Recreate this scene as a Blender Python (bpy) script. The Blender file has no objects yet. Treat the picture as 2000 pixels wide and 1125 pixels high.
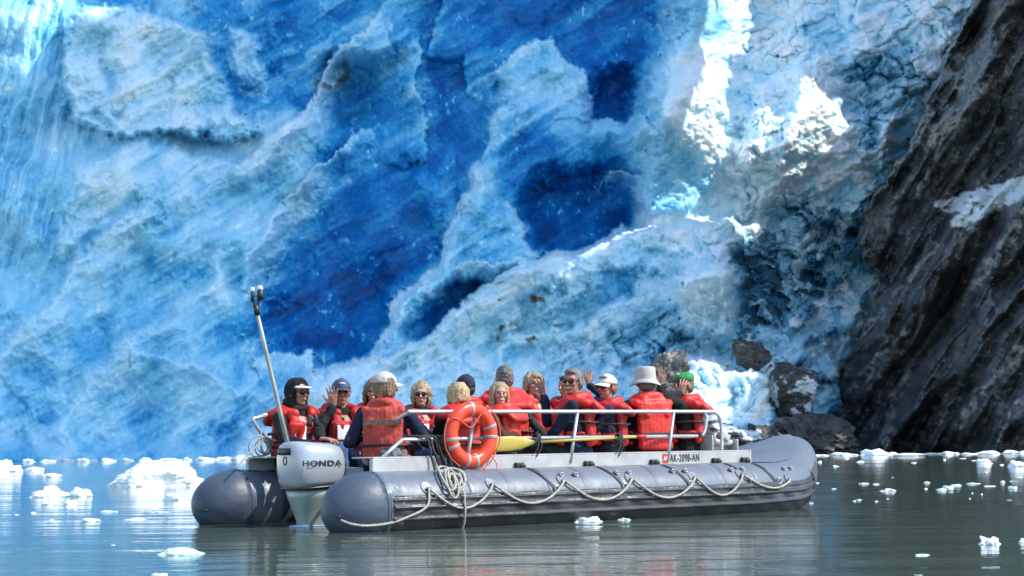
import bpy, bmesh, math, random
import numpy as np
from mathutils import Vector, Matrix, noise as mnoise
R = math.radians
D = bpy.data
SC = bpy.context.scene
COL = SC.collection

# ------------------------------------------------------------------ camera
FPX, CAMH = 3600.0, 0.75
ALPHA = math.atan(286.0 / FPX); ROLL = R(0.6)
_F = Vector((0, math.cos(ALPHA), math.sin(ALPHA)))
_U0 = Vector((0, -math.sin(ALPHA), math.cos(ALPHA))); _R0 = Vector((1, 0, 0))
_RT = _R0 * math.cos(ROLL) - _U0 * math.sin(ROLL)
_UP = _R0 * math.sin(ROLL) + _U0 * math.cos(ROLL)
CAM = Vector((0, 0, CAMH))
cd = D.cameras.new("camera"); cam = D.objects.new("camera", cd); COL.objects.link(cam)
cd.sensor_width = 36; cd.lens = 36 * FPX / 2000.0; cd.clip_start = 0.1; cd.clip_end = 3000
mm = Matrix((_RT, _UP, -_F)).transposed().to_4x4(); mm.translation = CAM
cam.matrix_world = mm
SC.camera = cam

def ray(px, py):
    return _F + _RT * ((px - 1000) / FPX) + _UP * ((562.5 - py) / FPX)
def at(px, py, dist):
    d = ray(px, py); return CAM + d * (dist / d.y)
def onwater(px, py):
    d = ray(px, py); return CAM + d * (CAMH / -d.z)
def proj(p):
    v = Vector(p) - CAM; w = v.dot(_F)
    return 1000 + FPX * v.dot(_RT) / w, 562.5 - FPX * v.dot(_UP) / w

# ------------------------------------------------------------------ light
SUN = Vector((1.0, -0.22, 1.12)).normalized()
SUN_EL = math.asin(SUN.z); SUN_AZ = math.atan2(SUN.x, SUN.y)
wd = D.worlds.new("World"); SC.world = wd; wd.use_nodes = True
nt = wd.node_tree; bg = nt.nodes["Background"]
sky = nt.nodes.new("ShaderNodeTexSky"); sky.sky_type = 'NISHITA'; sky.sun_disc = False
sky.sun_elevation = SUN_EL; sky.sun_rotation = SUN_AZ
sky.air_density = 1.0; sky.dust_density = 0.4; sky.ozone_density = 1.0
nt.links.new(sky.outputs[0], bg.inputs[0]); bg.inputs[1].default_value = 0.15
sl = D.lights.new("sun", 'SUN'); sl.energy = 2.7; sl.angle = R(0.53); sl.color = (1, 0.955, 0.89)
so = D.objects.new("sun", sl); COL.objects.link(so)
so.rotation_euler = SUN.to_track_quat('Z', 'Y').to_euler()
SC.view_settings.view_transform = 'Standard'; SC.view_settings.look = 'None'
SC.view_settings.exposure = 1.1; SC.view_settings.gamma = 1
SC.cycles.max_bounces = 6; SC.cycles.caustics_reflective = False; SC.cycles.caustics_refractive = False

# ------------------------------------------------------------------ node helpers
def mat(name, color=(.5, .5, .5), rough=.5, metal=0.0, bump=None, var=None, spec=None, coat=0.0, sss=0.0):
    """procedural material: base colour broken up by noise (var=(scale, amount)), bump=(scale, strength[, distance])."""
    m = D.materials.new(name); m.use_nodes = True; n = m.node_tree; b = n.nodes["Principled BSDF"]
    b.inputs["Base Color"].default_value = (*color, 1); b.inputs["Roughness"].default_value = rough
    b.inputs["Metallic"].default_value = metal
    if spec is not None: b.inputs["Specular IOR Level"].default_value = spec
    if coat: b.inputs["Coat Weight"].default_value = coat; b.inputs["Coat Roughness"].default_value = .15
    if sss:
        b.inputs["Subsurface Weight"].default_value = sss
        b.inputs["Subsurface Radius"].default_value = (1, .4, .2); b.inputs["Subsurface Scale"].default_value = .01
    tc = n.nodes.new("ShaderNodeTexCoord")
    if var:
        t = n.nodes.new("ShaderNodeTexNoise"); t.inputs["Scale"].default_value = var[0]; t.inputs["Detail"].default_value = 6
        n.links.new(tc.outputs["Object"], t.inputs["Vector"])
        mr = n.nodes.new("ShaderNodeMapRange"); mr.inputs[1].default_value = .3; mr.inputs[2].default_value = .7
        mr.inputs[3].default_value = 1 - var[1]; mr.inputs[4].default_value = 1 + var[1]
        n.links.new(t.outputs["Fac"], mr.inputs[0])
        mx = n.nodes.new("ShaderNodeVectorMath"); mx.operation = 'SCALE'
        mx.inputs[0].default_value = color; n.links.new(mr.outputs[0], mx.inputs["Scale"])
        n.links.new(mx.outputs[0], b.inputs["Base Color"])
    if bump:
        t = n.nodes.new("ShaderNodeTexNoise"); t.inputs["Scale"].default_value = bump[0]; t.inputs["Detail"].default_value = 5
        n.links.new(tc.outputs["Object"], t.inputs["Vector"])
        bp_ = n.nodes.new("ShaderNodeBump"); bp_.inputs["Strength"].default_value = bump[1]
        bp_.inputs["Distance"].default_value = bump[2] if len(bump) > 2 else .01
        n.links.new(t.outputs["Fac"], bp_.inputs["Height"]); n.links.new(bp_.outputs[0], b.inputs["Normal"])
    return m

def tag(o, label=None, cat=None, group=None, kind=None):
    if label: o["label"] = label
    if cat: o["category"] = cat
    if group: o["group"] = group
    if kind: o["kind"] = kind
    return o
def empty(name, loc=(0, 0, 0), rz=0.0, **kw):
    o = D.objects.new(name, None); COL.objects.link(o); o.location = loc; o.rotation_euler = (0, 0, rz)
    o.empty_display_size = .1
    return tag(o, **kw)
def link_mesh(name, me, m, parent=None, smooth=True):
    if smooth: me.polygons.foreach_set("use_smooth", [True] * len(me.polygons))
    for q in (m if isinstance(m, (list, tuple)) else [m]): me.materials.append(q)
    o = D.objects.new(name, me); COL.objects.link(o)
    if parent is not None: o.parent = parent
    return o
def obj(name, bm, m, parent=None, smooth=True):
    me = D.meshes.new(name); bm.to_mesh(me); bm.free()
    return link_mesh(name, me, m, parent, smooth)

# ------------------------------------------------------------------ numpy noise
_rs = np.random.RandomState(7)
_perm = _rs.permutation(4096); _ang = _rs.rand(4096) * 2 * np.pi; _gx = np.cos(_ang); _gy = np.sin(_ang)
def _h(i, j, s): return _perm[(_perm[(i + s * 131) & 4095] + j) & 4095]
def perlin(x, y, s=0):
    i = np.floor(x).astype(int); j = np.floor(y).astype(int); fx = x - i; fy = y - j
    u = fx * fx * fx * (fx * (fx * 6 - 15) + 10); v = fy * fy * fy * (fy * (fy * 6 - 15) + 10)
    def g(a, b): k = _h(i + a, j + b, s); return _gx[k] * (fx - a) + _gy[k] * (fy - b)
    n0 = g(0, 0) * (1 - u) + g(1, 0) * u; n1 = g(0, 1) * (1 - u) + g(1, 1) * u
    return (n0 * (1 - v) + n1 * v) * 1.5
def fbm(x, y, s=0, o=5, gain=.5):
    a = 1.0; t = 0; f = 1.0; k = 0
    for q in range(o): t = t + a * perlin(x * f, y * f, s + q * 7); k += a; a *= gain; f *= 2.03
    return t / k * 1.6
def ridged(x, y, s=0, o=5, gain=.5):
    a = 1.0; t = 0; f = 1.0; k = 0
    for q in range(o): t = t + a * (1 - (np.sqrt(perlin(x * f, y * f, s + q * 7) ** 2 + .012) - .08) * 2); k += a; a *= gain; f *= 2.07
    return t / k
def worley(x, y, s=0):
    i = np.floor(x).astype(int); j = np.floor(y).astype(int); d1 = np.full(x.shape, 9.0); d2 = d1.copy(); idv = np.zeros(x.shape)
    for a in (-1, 0, 1):
        for b in (-1, 0, 1):
            k = _h(i + a, j + b, s)
            cx = i + a + (k % 64) / 64.0; cy = j + b + (k // 64) / 64.0
            d = np.hypot(x - cx, y - cy); m = d < d1
            d2 = np.where(m, d1, np.minimum(d2, d)); idv = np.where(m, (k * 37 % 4096) / 4096.0, idv); d1 = np.where(m, d, d1)
    return d1, d2, idv
def sstep(a, b, x):
    t = np.clip((x - a) / (b - a), 0, 1); return t * t * (3 - 2 * t)
def seg_dist(px, py, pts, closed=False):
    best = np.full(px.shape, 1e9); side = np.zeros(px.shape); tt = np.zeros(px.shape)
    P = list(pts) + ([pts[0]] if closed else [])
    L = [math.hypot(P[k + 1][0] - P[k][0], P[k + 1][1] - P[k][1]) for k in range(len(P) - 1)]; tot = sum(L); acc = 0
    for k in range(len(P) - 1):
        ax, ay = P[k]; bx, by = P[k + 1]; dx, dy = bx - ax, by - ay
        t = np.clip(((px - ax) * dx + (py - ay) * dy) / (dx * dx + dy * dy + 1e-9), 0, 1)
        d = np.hypot(px - ax - t * dx, py - ay - t * dy); c = dx * (py - ay) - dy * (px - ax); m = d < best
        best = np.where(m, d, best); side = np.where(m, np.sign(c), side); tt = np.where(m, (acc + t * L[k]) / tot, tt); acc += L[k]
    return best, side, tt
def poly_sdf(px, py, pts):
    d, _, _ = seg_dist(px, py, pts, True); ins = np.zeros(px.shape, bool); n = len(pts)
    for k in range(n):
        x0, y0 = pts[k]; x1, y1 = pts[(k + 1) % n]
        if y0 == y1: continue
        c = ((y0 > py) != (y1 > py)) & (px < (x1 - x0) * (py - y0) / (y1 - y0) + x0); ins ^= c
    return np.where(ins, d, -d)           # positive inside

def grid_mesh(name, X, Y, Z, attrs=None):
    h, w = X.shape; me = D.meshes.new(name)
    co = np.stack([X, Y, Z], -1).reshape(-1, 3).astype(np.float32)
    idx = np.arange(h * w).reshape(h, w)
    f = np.stack([idx[:-1, :-1], idx[1:, :-1], idx[1:, 1:], idx[:-1, 1:]], -1).reshape(-1, 4)
    me.vertices.add(h * w); me.vertices.foreach_set("co", co.ravel())
    me.loops.add(f.size); me.loops.foreach_set("vertex_index", f.ravel().astype(np.int32))
    me.polygons.add(len(f)); me.polygons.foreach_set("loop_start", np.arange(0, f.size, 4, dtype=np.int32))
    me.polygons.foreach_set("loop_total", np.full(len(f), 4, np.int32))
    me.update(calc_edges=True)
    for k, (r, g, b) in (attrs or {}).items():
        a = me.color_attributes.new(k, 'FLOAT_COLOR', 'POINT')
        a.data.foreach_set("color", np.stack([r, g, b, np.ones_like(r)], -1).reshape(-1).astype(np.float32))
    return me
def rays_np(px, py):
    a = (px - 1000) / FPX; b = (562.5 - py) / FPX
    d = [_F[k] + _RT[k] * a + _UP[k] * b for k in range(3)]
    return d[0] / d[1], d[2] / d[1]      # x, z per metre of distance
def axis(lo, hi, a, b, fine, coarse):
    return np.concatenate([np.arange(lo, a, coarse), np.arange(a, b, fine), np.arange(b, hi + coarse, coarse)])
# ------------------------------------------------------------------ glacier front
gx = axis(-900, 2500, -30, 1960, 2.1, 22); gy = axis(-1000, 906, -20, 906, 2.1, 22)
PX, PY = np.meshgrid(gx, gy)
wx = fbm(PX / 90, PY / 90, 1, 6, .55) ; wy = fbm(PX / 90, PY / 90, 2, 6, .55)
QX = PX + 26 * wx; QY = PY + 26 * wy                       # organic edges
SX = PX + 20 * wx + 4 * fbm(PX / 16, PY / 16, 5, 3, .5); SY = PY + 20 * wy + 4 * fbm(PX / 16, PY / 16, 6, 3, .5)
W = .42 + .22 * fbm(QX / 160, QY / 160, 3, 4); REL = np.zeros(PX.shape); RO = np.full(PX.shape, .30); GR = np.zeros(PX.shape); BLK = np.zeros(PX.shape)
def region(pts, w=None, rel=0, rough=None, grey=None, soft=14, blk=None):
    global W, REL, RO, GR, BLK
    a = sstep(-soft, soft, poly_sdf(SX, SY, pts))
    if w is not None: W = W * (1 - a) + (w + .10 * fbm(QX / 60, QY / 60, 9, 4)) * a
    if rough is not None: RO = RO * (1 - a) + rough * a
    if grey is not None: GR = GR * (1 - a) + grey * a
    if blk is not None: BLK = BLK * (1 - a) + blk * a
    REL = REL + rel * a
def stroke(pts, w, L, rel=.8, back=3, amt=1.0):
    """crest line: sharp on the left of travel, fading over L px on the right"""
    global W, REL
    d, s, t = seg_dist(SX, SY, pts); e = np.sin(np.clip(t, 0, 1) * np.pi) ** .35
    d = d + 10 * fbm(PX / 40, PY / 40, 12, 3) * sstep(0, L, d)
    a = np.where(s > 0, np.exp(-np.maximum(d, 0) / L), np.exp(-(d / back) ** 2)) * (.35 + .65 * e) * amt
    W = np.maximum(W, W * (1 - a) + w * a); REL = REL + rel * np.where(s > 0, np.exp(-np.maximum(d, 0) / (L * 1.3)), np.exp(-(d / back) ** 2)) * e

# large shapes of the face, from the back forward
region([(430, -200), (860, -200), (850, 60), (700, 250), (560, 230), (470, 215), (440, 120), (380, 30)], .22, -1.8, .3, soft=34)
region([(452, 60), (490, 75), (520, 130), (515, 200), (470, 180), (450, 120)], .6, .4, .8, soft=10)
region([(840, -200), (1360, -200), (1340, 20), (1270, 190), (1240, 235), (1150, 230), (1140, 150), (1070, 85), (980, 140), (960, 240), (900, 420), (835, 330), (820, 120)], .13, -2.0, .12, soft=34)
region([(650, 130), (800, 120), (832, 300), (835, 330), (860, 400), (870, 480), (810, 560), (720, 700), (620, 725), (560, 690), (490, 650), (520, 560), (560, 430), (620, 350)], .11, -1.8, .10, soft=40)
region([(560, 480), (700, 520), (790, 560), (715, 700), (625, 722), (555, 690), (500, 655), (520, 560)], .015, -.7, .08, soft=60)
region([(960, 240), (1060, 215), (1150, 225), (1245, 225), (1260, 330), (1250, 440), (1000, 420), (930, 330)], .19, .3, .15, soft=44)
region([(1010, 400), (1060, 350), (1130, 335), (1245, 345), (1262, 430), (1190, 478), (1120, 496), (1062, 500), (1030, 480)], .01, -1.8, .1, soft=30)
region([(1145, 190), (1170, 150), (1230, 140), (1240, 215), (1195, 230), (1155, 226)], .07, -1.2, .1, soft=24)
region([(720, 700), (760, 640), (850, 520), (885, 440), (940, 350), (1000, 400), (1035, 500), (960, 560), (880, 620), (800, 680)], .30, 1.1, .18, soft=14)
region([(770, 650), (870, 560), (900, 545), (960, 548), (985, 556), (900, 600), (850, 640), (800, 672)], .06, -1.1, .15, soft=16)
# left side
region([(-900, -200), (130, -200), (170, 60), (150, 330), (110, 520), (60, 640), (-900, 760)], .44, .6, .22, soft=40)
region([(130, 60), (200, 0), (270, 20), (330, 40), (400, 72), (430, 130), (462, 215), (505, 246), (455, 275), (350, 262), (240, 262), (160, 240), (130, 150)], .76, 1.5, .7, soft=9)
region([(330, 262), (500, 240), (510, 280), (470, 305), (400, 310), (350, 290)], .46, -.35, .2, soft=9)
region([(150, 330), (260, 270), (330, 290), (460, 310), (560, 240), (600, 235), (560, 300), (420, 380), (250, 450), (120, 500), (130, 420)], .68, .9, .5, soft=30)
region([(160, 470), (260, 380), (280, 400), (180, 500)], .33, -.4, .2, soft=14)
region([(-900, 860), (-900, 700), (60, 640), (260, 640), (420, 700), (620, 730), (700, 760), (900, 900), (-200, 1000)], .45, .9, .4, soft=60)
# lower crest and right hand rubble
region([(610, 728), (700, 705), (760, 690), (830, 655), (890, 605), (960, 555), (1010, 520), (1060, 500), (1130, 490), (1180, 470), (1210, 448), (1260, 455), (1300, 440), (1420, 425), (1640, 700), (1640, 1100), (300, 1100), (480, 860), (560, 790)], .72, 2.1, .62, soft=12)
region([(1290, 330), (1340, 20), (1360, -900), (2600, -900), (1900, 60), (1790, 180), (1700, 400), (1740, 520), (1640, 760), (1660, 1000), (1440, 1000), (1440, 620), (1290, 460), (1230, 440), (1240, 360)], .88, 1.0, .8, .0, soft=24)
region([(1230, 260), (1300, 100), (1350, -100), (1440, -200), (1410, 60), (1400, 180), (1420, 330), (1330, 420), (1250, 400)], .46, .9, .45, 0, soft=18)
region([(1010, 570), (1060, 545), (1110, 550), (1120, 600), (1060, 660), (1010, 640)], .42, -.2, .6, .35, soft=10)
region([(1190, 520), (1260, 520), (1240, 560), (1120, 640), (1090, 640), (1120, 580)], .34, -.5, .3, .2, soft=10)
region([(1000, 690), (1240, 640), (1380, 560), (1500, 520), (1440, 690), (1260, 720), (1060, 740)], .55, -.3, .8, .25, soft=20)
region([(1430, 430), (1560, 380), (1680, 420), (1660, 560), (1560, 640), (1440, 560)], .56, -.8, .8, .5, soft=50)
region([(1436, 500), (1500, 480), (1570, 520), (1590, 600), (1530, 670), (1450, 640)], .40, -.5, .8, .65, soft=40)
region([(1640, 130), (1790, 90), (1800, 170), (1690, 300), (1640, 200)], .5, -.3, 1.0, .6, soft=20)
region([(1330, 530), (1425, 520), (1435, 640), (1420, 670), (1340, 640), (1310, 600)], .8, 2.4, .4, .1, soft=26)
region([(1445, 500), (1520, 500), (1520, 640), (1450, 660)], .2, -1.2, .8, .8, soft=20)
region([(1430, 720), (1480, 660), (1560, 640), (1640, 600), (1660, 700), (1660, 1000), (1400, 1000), (1390, 860)], .66, -.3, .7, .25, soft=20)

region([(1320, 690), (1380, 700), (1510, 735), (1515, 825), (1460, 900), (1300, 900), (1270, 760)], .95, 3.2, .7, .05, soft=16)
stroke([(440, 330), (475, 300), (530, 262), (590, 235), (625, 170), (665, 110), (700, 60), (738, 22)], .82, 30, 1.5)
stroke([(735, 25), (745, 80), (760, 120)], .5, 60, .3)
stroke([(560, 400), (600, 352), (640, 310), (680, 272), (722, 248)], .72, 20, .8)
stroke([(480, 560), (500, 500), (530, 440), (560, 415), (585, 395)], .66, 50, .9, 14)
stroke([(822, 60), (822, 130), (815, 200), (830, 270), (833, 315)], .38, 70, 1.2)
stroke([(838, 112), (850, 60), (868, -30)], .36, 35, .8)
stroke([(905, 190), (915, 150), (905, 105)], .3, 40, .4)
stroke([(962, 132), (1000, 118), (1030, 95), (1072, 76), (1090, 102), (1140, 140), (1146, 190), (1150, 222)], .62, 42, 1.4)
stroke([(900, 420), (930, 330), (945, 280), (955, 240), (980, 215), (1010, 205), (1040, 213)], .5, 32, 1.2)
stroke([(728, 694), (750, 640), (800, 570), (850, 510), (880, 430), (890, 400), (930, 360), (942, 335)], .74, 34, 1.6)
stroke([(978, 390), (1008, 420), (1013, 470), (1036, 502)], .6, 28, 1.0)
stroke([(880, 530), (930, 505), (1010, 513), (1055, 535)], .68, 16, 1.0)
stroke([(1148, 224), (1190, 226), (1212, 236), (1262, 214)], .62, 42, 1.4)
stroke([(1180, 345), (1240, 350), (1290, 330)], .5, 24, .8)
stroke([(610, 728), (700, 705), (760, 690), (830, 655), (890, 605), (960, 555), (1010, 520), (1060, 500), (1130, 490), (1180, 470), (1210, 448), (1260, 455)], .8, 22, .9)
stroke([(500, 700), (540, 685), (600, 700), (612, 728), (640, 722)], .68, 40, 1.0)
stroke([(-20, 720), (60, 640), (150, 520), (230, 440), (330, 350)], .62, 50, .9, 12)
stroke([(110, 860), (200, 720), (330, 640), (420, 560), (470, 420)], .6, 40, .8, 18)
stroke([(250, 700), (330, 690), (400, 740), (470, 760)], .6, 34, .8, 10)
stroke([(1248, 300), (1285, 180), (1330, 90), (1372, -40)], .6, 34, .5, 30)
stroke([(1330, 250), (1345, 150), (1370, 110), (1400, 200), (1405, 290)], .95, 26, .2)
stroke([(1410, 130), (1425, 60), (1440, -30)], .95, 16, .2)
region([(1420, 300), (1470, 290), (1495, 180), (1540, 230), (1570, 150), (1640, 170), (1640, 350), (1540, 370), (1430, 350)], .95, .6, .6, 0, soft=40)
region([(1230, 330), (1275, 150), (1340, 30), (1380, -100), (1340, -100), (1260, 90), (1215, 250)], .40, 0, .3, 0, soft=30)
region([(1300, 180), (1350, 80), (1400, 100), (1420, 320), (1380, 330), (1300, 230)], .92, .5, .4, 0, soft=30)
stroke([(1460, 300), (1492, 190), (1515, 250), (1560, 280), (1585, 170), (1620, 210), (1615, 320)], .95, 40, .3)
stroke([(1400, 360), (1470, 320), (1500, 350), (1560, 340)], .9, 20, .3)
def hump(cx, cy, wl, wr, hy, amp):
    global REL
    dx = SX - cx - .25 * (cy - SY); REL = REL + amp * np.where(dx < 0, np.exp(-(dx / wl) ** 2), np.clip(1 - dx / wr, 0, 1)) * np.exp(-np.abs((SY - cy) / hy) ** 3)
hump(1305, 60, 26, 170, 260, 3.4); hump(1300, 240, 20, 150, 90, 2.0); hump(1478, 250, 22, 70, 80, 2.0); hump(1548, 235, 24, 120, 110, 2.8); hump(1340, 560, 30, 110, 60, 2.2)

# multi scale relief
dgx = (PX * .86 - PY * .5); dgy = (PX * .5 + PY * .86) + 9 * wx
streak = fbm(dgy / 26, dgx / 230, 21, 5)                       # leaning flutes
vst = .6 * fbm((PX + .30 * PY + 12 * wx) / 20, (PY - .3 * PX) / 260, 23, 5)
lump = ridged(QX / 120, QY / 120, 31, 5, .42); bil = np.abs(fbm(QX / 60, QY / 60, 33, 4, .42))
leftv = .5 * sstep(260, 60, PX) * sstep(640, 420, PY)
c1, c2, cid = worley(QX / 44 + .5 * fbm(PX / 50, PY / 50, 36, 3), QY / 36, 3); e1, e2, eid = worley(SX / 17, SY / 14, 4)
right = sstep(1230, 1430, PX + .25 * (PY - 300)); lowr = sstep(680, 900, PX) * (BLK * 0 + sstep(500, 640, PY + .25 * (PX - 1000)))
blocky = np.clip(right + .6 * lowr, 0, 1)
fac = (c2 - c1) ** .5 * .9 + cid * .5 - c1 * .3; fac2 = (e2 - e1) ** .5 * .5 + eid * .4
REL += RO * (1.0 * (lump - .55) - .5 * bil) * (1 - .35 * blocky)
REL += .42 * streak * (.04 + .75 * RO) * (1 - leftv) + 1.0 * vst * leftv
REL += blocky * RO * (.50 * fac * (.4 + 1.2 * sstep(-.4, .5, fbm(PX / 120, PY / 120, 35, 3))) + .22 * fac2 - .35) + .05 * RO * fbm(PX / 9, PY / 9, 41, 3, .5)
REL += 1.3 * fbm(PX / 330, PY / 300, 44, 3)
REL += (1 - RO) * .07 * fbm(QX / 30, QY / 90, 46, 5)
# ice colour: bubbly white ice against dense blue ice
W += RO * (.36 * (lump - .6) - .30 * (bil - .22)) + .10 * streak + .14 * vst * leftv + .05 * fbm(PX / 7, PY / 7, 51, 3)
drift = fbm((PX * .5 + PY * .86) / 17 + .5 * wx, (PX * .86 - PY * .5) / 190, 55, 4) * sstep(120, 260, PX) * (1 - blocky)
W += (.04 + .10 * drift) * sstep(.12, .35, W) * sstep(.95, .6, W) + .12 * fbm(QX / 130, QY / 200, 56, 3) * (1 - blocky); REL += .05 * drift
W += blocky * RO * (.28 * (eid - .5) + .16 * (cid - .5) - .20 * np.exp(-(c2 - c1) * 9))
sp = fbm(PX / 11, PY / 15, 61, 3); sp2 = fbm(PX / 75, PY / 75, 62, 4)
W += .34 * sstep(.42, .7, sp) * sstep(-.05, .45, sp2) * (1 - RO)      # specks and cloudy patches in the clear ice
W += .10 * sstep(.1, .6, sp2) * (1 - RO)
CH, CV, _ci = worley(PX / 85 + .4 * wx, PY / 85 + .4 * wy, 8)
dirt = sstep(.35, .75, fbm(PX / 34, PY / 26, 71, 5)) * sstep(110, 40, np.hypot((PX - 1010) / 1.5, PY - 615))
dirt = np.maximum(dirt, .8 * sstep(.15, .6, fbm(PX / 30, PY / 30, 72, 4)) * sstep(70, 20, np.hypot(PX - 650, PY - 150)))
dirt = np.maximum(dirt, .25 * sstep(.35, .7, fbm(PX / 44, PY / 34, 73, 5)) * sstep(190, 90, np.hypot(PX - 300, PY - 170)))
GR = GR + blocky * .22 * sstep(.0, .5, fbm(PX / 60, PY / 50, 74, 5)) * sstep(240, 520, PY)
# dark teal rubble blocks in the gully and rock showing through the snow near the water
tm = sstep(-30, 40, poly_sdf(PX + 20 * wx, PY + 20 * wy, [(1440, 470), (1560, 380), (1690, 420), (1660, 580), (1560, 650), (1450, 660)]))
W += tm * (.55 * (eid - .45) * sstep(.35, .8, eid) + .25 * (cid - .5)); REL += tm * .5 * (eid - .5)
ra_ = PX * .62 - PY * .78; rc_ = PX * .78 + PY * .62
rk = sstep(.06, .2, fbm(rc_ / 34, ra_ / 110, 301, 6, .6) + .06 + .3 * sstep(760, 880, PY) * sstep(1620, 1560, PX)) * sstep(-10, 30, poly_sdf(PX + 14 * wx, PY + 14 * wy, [(1425, 660), (1470, 640), (1520, 670), (1600, 700), (1640, 760), (1660, 1000), (1380, 1000), (1330, 840), (1400, 820), (1500, 830), (1505, 730), (1440, 720)]))
rk = np.maximum(rk, .9 * sstep(.1, .3, fbm(rc_ / 30, ra_ / 70, 305, 5, .6)) * .8 * sstep(0, 20, poly_sdf(PX, PY, [(1560, 400), (1700, 380), (1740, 520), (1660, 660), (1560, 690), (1540, 600)])))
W = W * (1 - rk) + .03 * rk; GR = np.maximum(GR, rk); REL += rk * (.9 + .5 * ridged(rc_ / 16, ra_ / 90, 303, 4))
W = np.clip(W, 0, 1); GR = np.clip(GR, 0, 1)
rx, rz = rays_np(PX, PY)
zb = CAMH + rz * 66
slope = .42 + .35 * sstep(1250, 1550, PX)
DIST = 64.5 + slope * np.clip(zb, 0, 99) - REL * 1.15 + 1.5 * sstep(900, 860, PY) + 4 * sstep(1350, 1700, PX) * sstep(200, 600, PY)
GLX, GLY, GLZ = rx * DIST, DIST, CAMH + rz * DIST

mi = D.materials.new("glacier_ice"); mi.use_nodes = True; n = mi.node_tree; b = n.nodes["Principled BSDF"]; lk = n.links.new
def nn(t, **kw):
    o = n.nodes.new(t)
    for k, v in kw.items(): setattr(o, k, v)
    return o
def ramp(nodes, stops):
    r = nodes.new("ShaderNodeValToRGB"); e = r.color_ramp.elements
    while len(e) < len(stops): e.new(.5)
    for q, (p, c) in enumerate(stops): e[q].position = p; e[q].color = (*c, 1)
    return r
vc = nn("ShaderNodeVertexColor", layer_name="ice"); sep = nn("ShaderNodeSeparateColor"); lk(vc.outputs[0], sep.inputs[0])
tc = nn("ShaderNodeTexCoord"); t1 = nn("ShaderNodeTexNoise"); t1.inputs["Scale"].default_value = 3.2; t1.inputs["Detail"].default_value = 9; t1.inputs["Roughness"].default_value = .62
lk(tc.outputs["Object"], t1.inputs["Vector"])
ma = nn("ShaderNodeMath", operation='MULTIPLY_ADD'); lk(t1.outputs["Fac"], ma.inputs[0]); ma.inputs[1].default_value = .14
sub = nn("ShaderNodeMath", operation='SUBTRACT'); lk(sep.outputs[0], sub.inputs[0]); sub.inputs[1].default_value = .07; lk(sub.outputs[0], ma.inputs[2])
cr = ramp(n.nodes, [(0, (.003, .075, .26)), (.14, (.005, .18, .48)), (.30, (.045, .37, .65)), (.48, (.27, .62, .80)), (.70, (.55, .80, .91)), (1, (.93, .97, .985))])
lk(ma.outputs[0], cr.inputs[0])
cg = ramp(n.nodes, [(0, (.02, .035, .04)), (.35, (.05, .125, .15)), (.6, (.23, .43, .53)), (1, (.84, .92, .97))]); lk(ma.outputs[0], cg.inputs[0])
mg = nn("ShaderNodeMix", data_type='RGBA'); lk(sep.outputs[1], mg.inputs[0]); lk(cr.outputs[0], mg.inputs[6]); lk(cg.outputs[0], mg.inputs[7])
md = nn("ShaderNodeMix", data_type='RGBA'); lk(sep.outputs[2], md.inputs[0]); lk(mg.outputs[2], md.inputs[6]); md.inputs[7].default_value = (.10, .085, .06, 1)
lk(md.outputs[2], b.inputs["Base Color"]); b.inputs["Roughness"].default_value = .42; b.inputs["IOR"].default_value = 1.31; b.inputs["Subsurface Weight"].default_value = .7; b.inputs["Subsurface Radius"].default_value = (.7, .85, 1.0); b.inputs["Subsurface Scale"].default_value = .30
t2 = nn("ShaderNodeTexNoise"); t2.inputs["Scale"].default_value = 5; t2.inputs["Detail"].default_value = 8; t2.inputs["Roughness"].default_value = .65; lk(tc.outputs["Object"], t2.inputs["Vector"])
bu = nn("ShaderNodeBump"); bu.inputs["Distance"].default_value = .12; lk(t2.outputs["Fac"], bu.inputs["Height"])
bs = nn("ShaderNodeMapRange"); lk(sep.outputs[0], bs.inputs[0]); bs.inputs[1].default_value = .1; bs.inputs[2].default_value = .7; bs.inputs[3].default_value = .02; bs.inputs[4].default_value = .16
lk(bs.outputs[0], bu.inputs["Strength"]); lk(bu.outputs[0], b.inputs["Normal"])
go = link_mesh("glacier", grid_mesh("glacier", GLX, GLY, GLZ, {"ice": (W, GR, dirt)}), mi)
tag(go, "towering broken blue and white glacier front above the water", "glacier", kind="structure")

# ------------------------------------------------------------------ rock cliff on the right
kx = axis(1380, 3300, 1400, 2080, 2.6, 26); ky = axis(-130, 905, -20, 905, 2.6, 10)
KX, KY = np.meshgrid(kx, ky)
edge = [(2100, -260), (1905, 0), (1860, 90), (1822, 170), (1770, 290), (1700, 400), (1672, 470), (1700, 520), (1738, 545), (1700, 620), (1650, 700), (1636, 760), (1640, 820), (1664, 875), (1670, 1000), (3600, 1000), (3600, -2000), (2600, -1400)]
kwx = fbm(KX / 40, KY / 40, 81, 5)
sd = poly_sdf(KX + 12 * kwx, KY + 12 * fbm(KX / 30, KY / 30, 82, 4), edge)
ca, sa = math.cos(R(57)), math.sin(R(57))
al = KX * ca - KY * sa; ac = KX * sa + KY * ca                 # along / across the strata, which climb to the upper right
ac = ac + 18 * fbm(al / 300, ac / 160, 83, 4)
st1 = fbm(ac / 58, al / 380, 84, 6, .52); st2 = ridged(ac / 22, al / 150, 85, 5, .5); st3 = fbm(ac / 90, al / 300, 86, 3)
krx, krz = rays_np(KX, KY)
kd = 69 - .028 * (np.clip(KX, 0, 2080) - 1650) + .004 * np.clip(KX - 2080, 0, 9999) + .2 * (CAMH + krz * 66)
krel = 2.2 * st3 + .9 * st1 + .16 * st2 + .34 * fbm(KX / 26, KY / 26, 87, 6, .6) + .5 * fbm(KX / 120, KY / 90, 77, 3)
step = np.floor(ac / 46 + .6 * st3); krel += .35 * (((_perm[(step.astype(int)) & 4095]) % 16) / 16.0)
KD = kd - krel + 70 * sstep(3, -30, sd)
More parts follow.
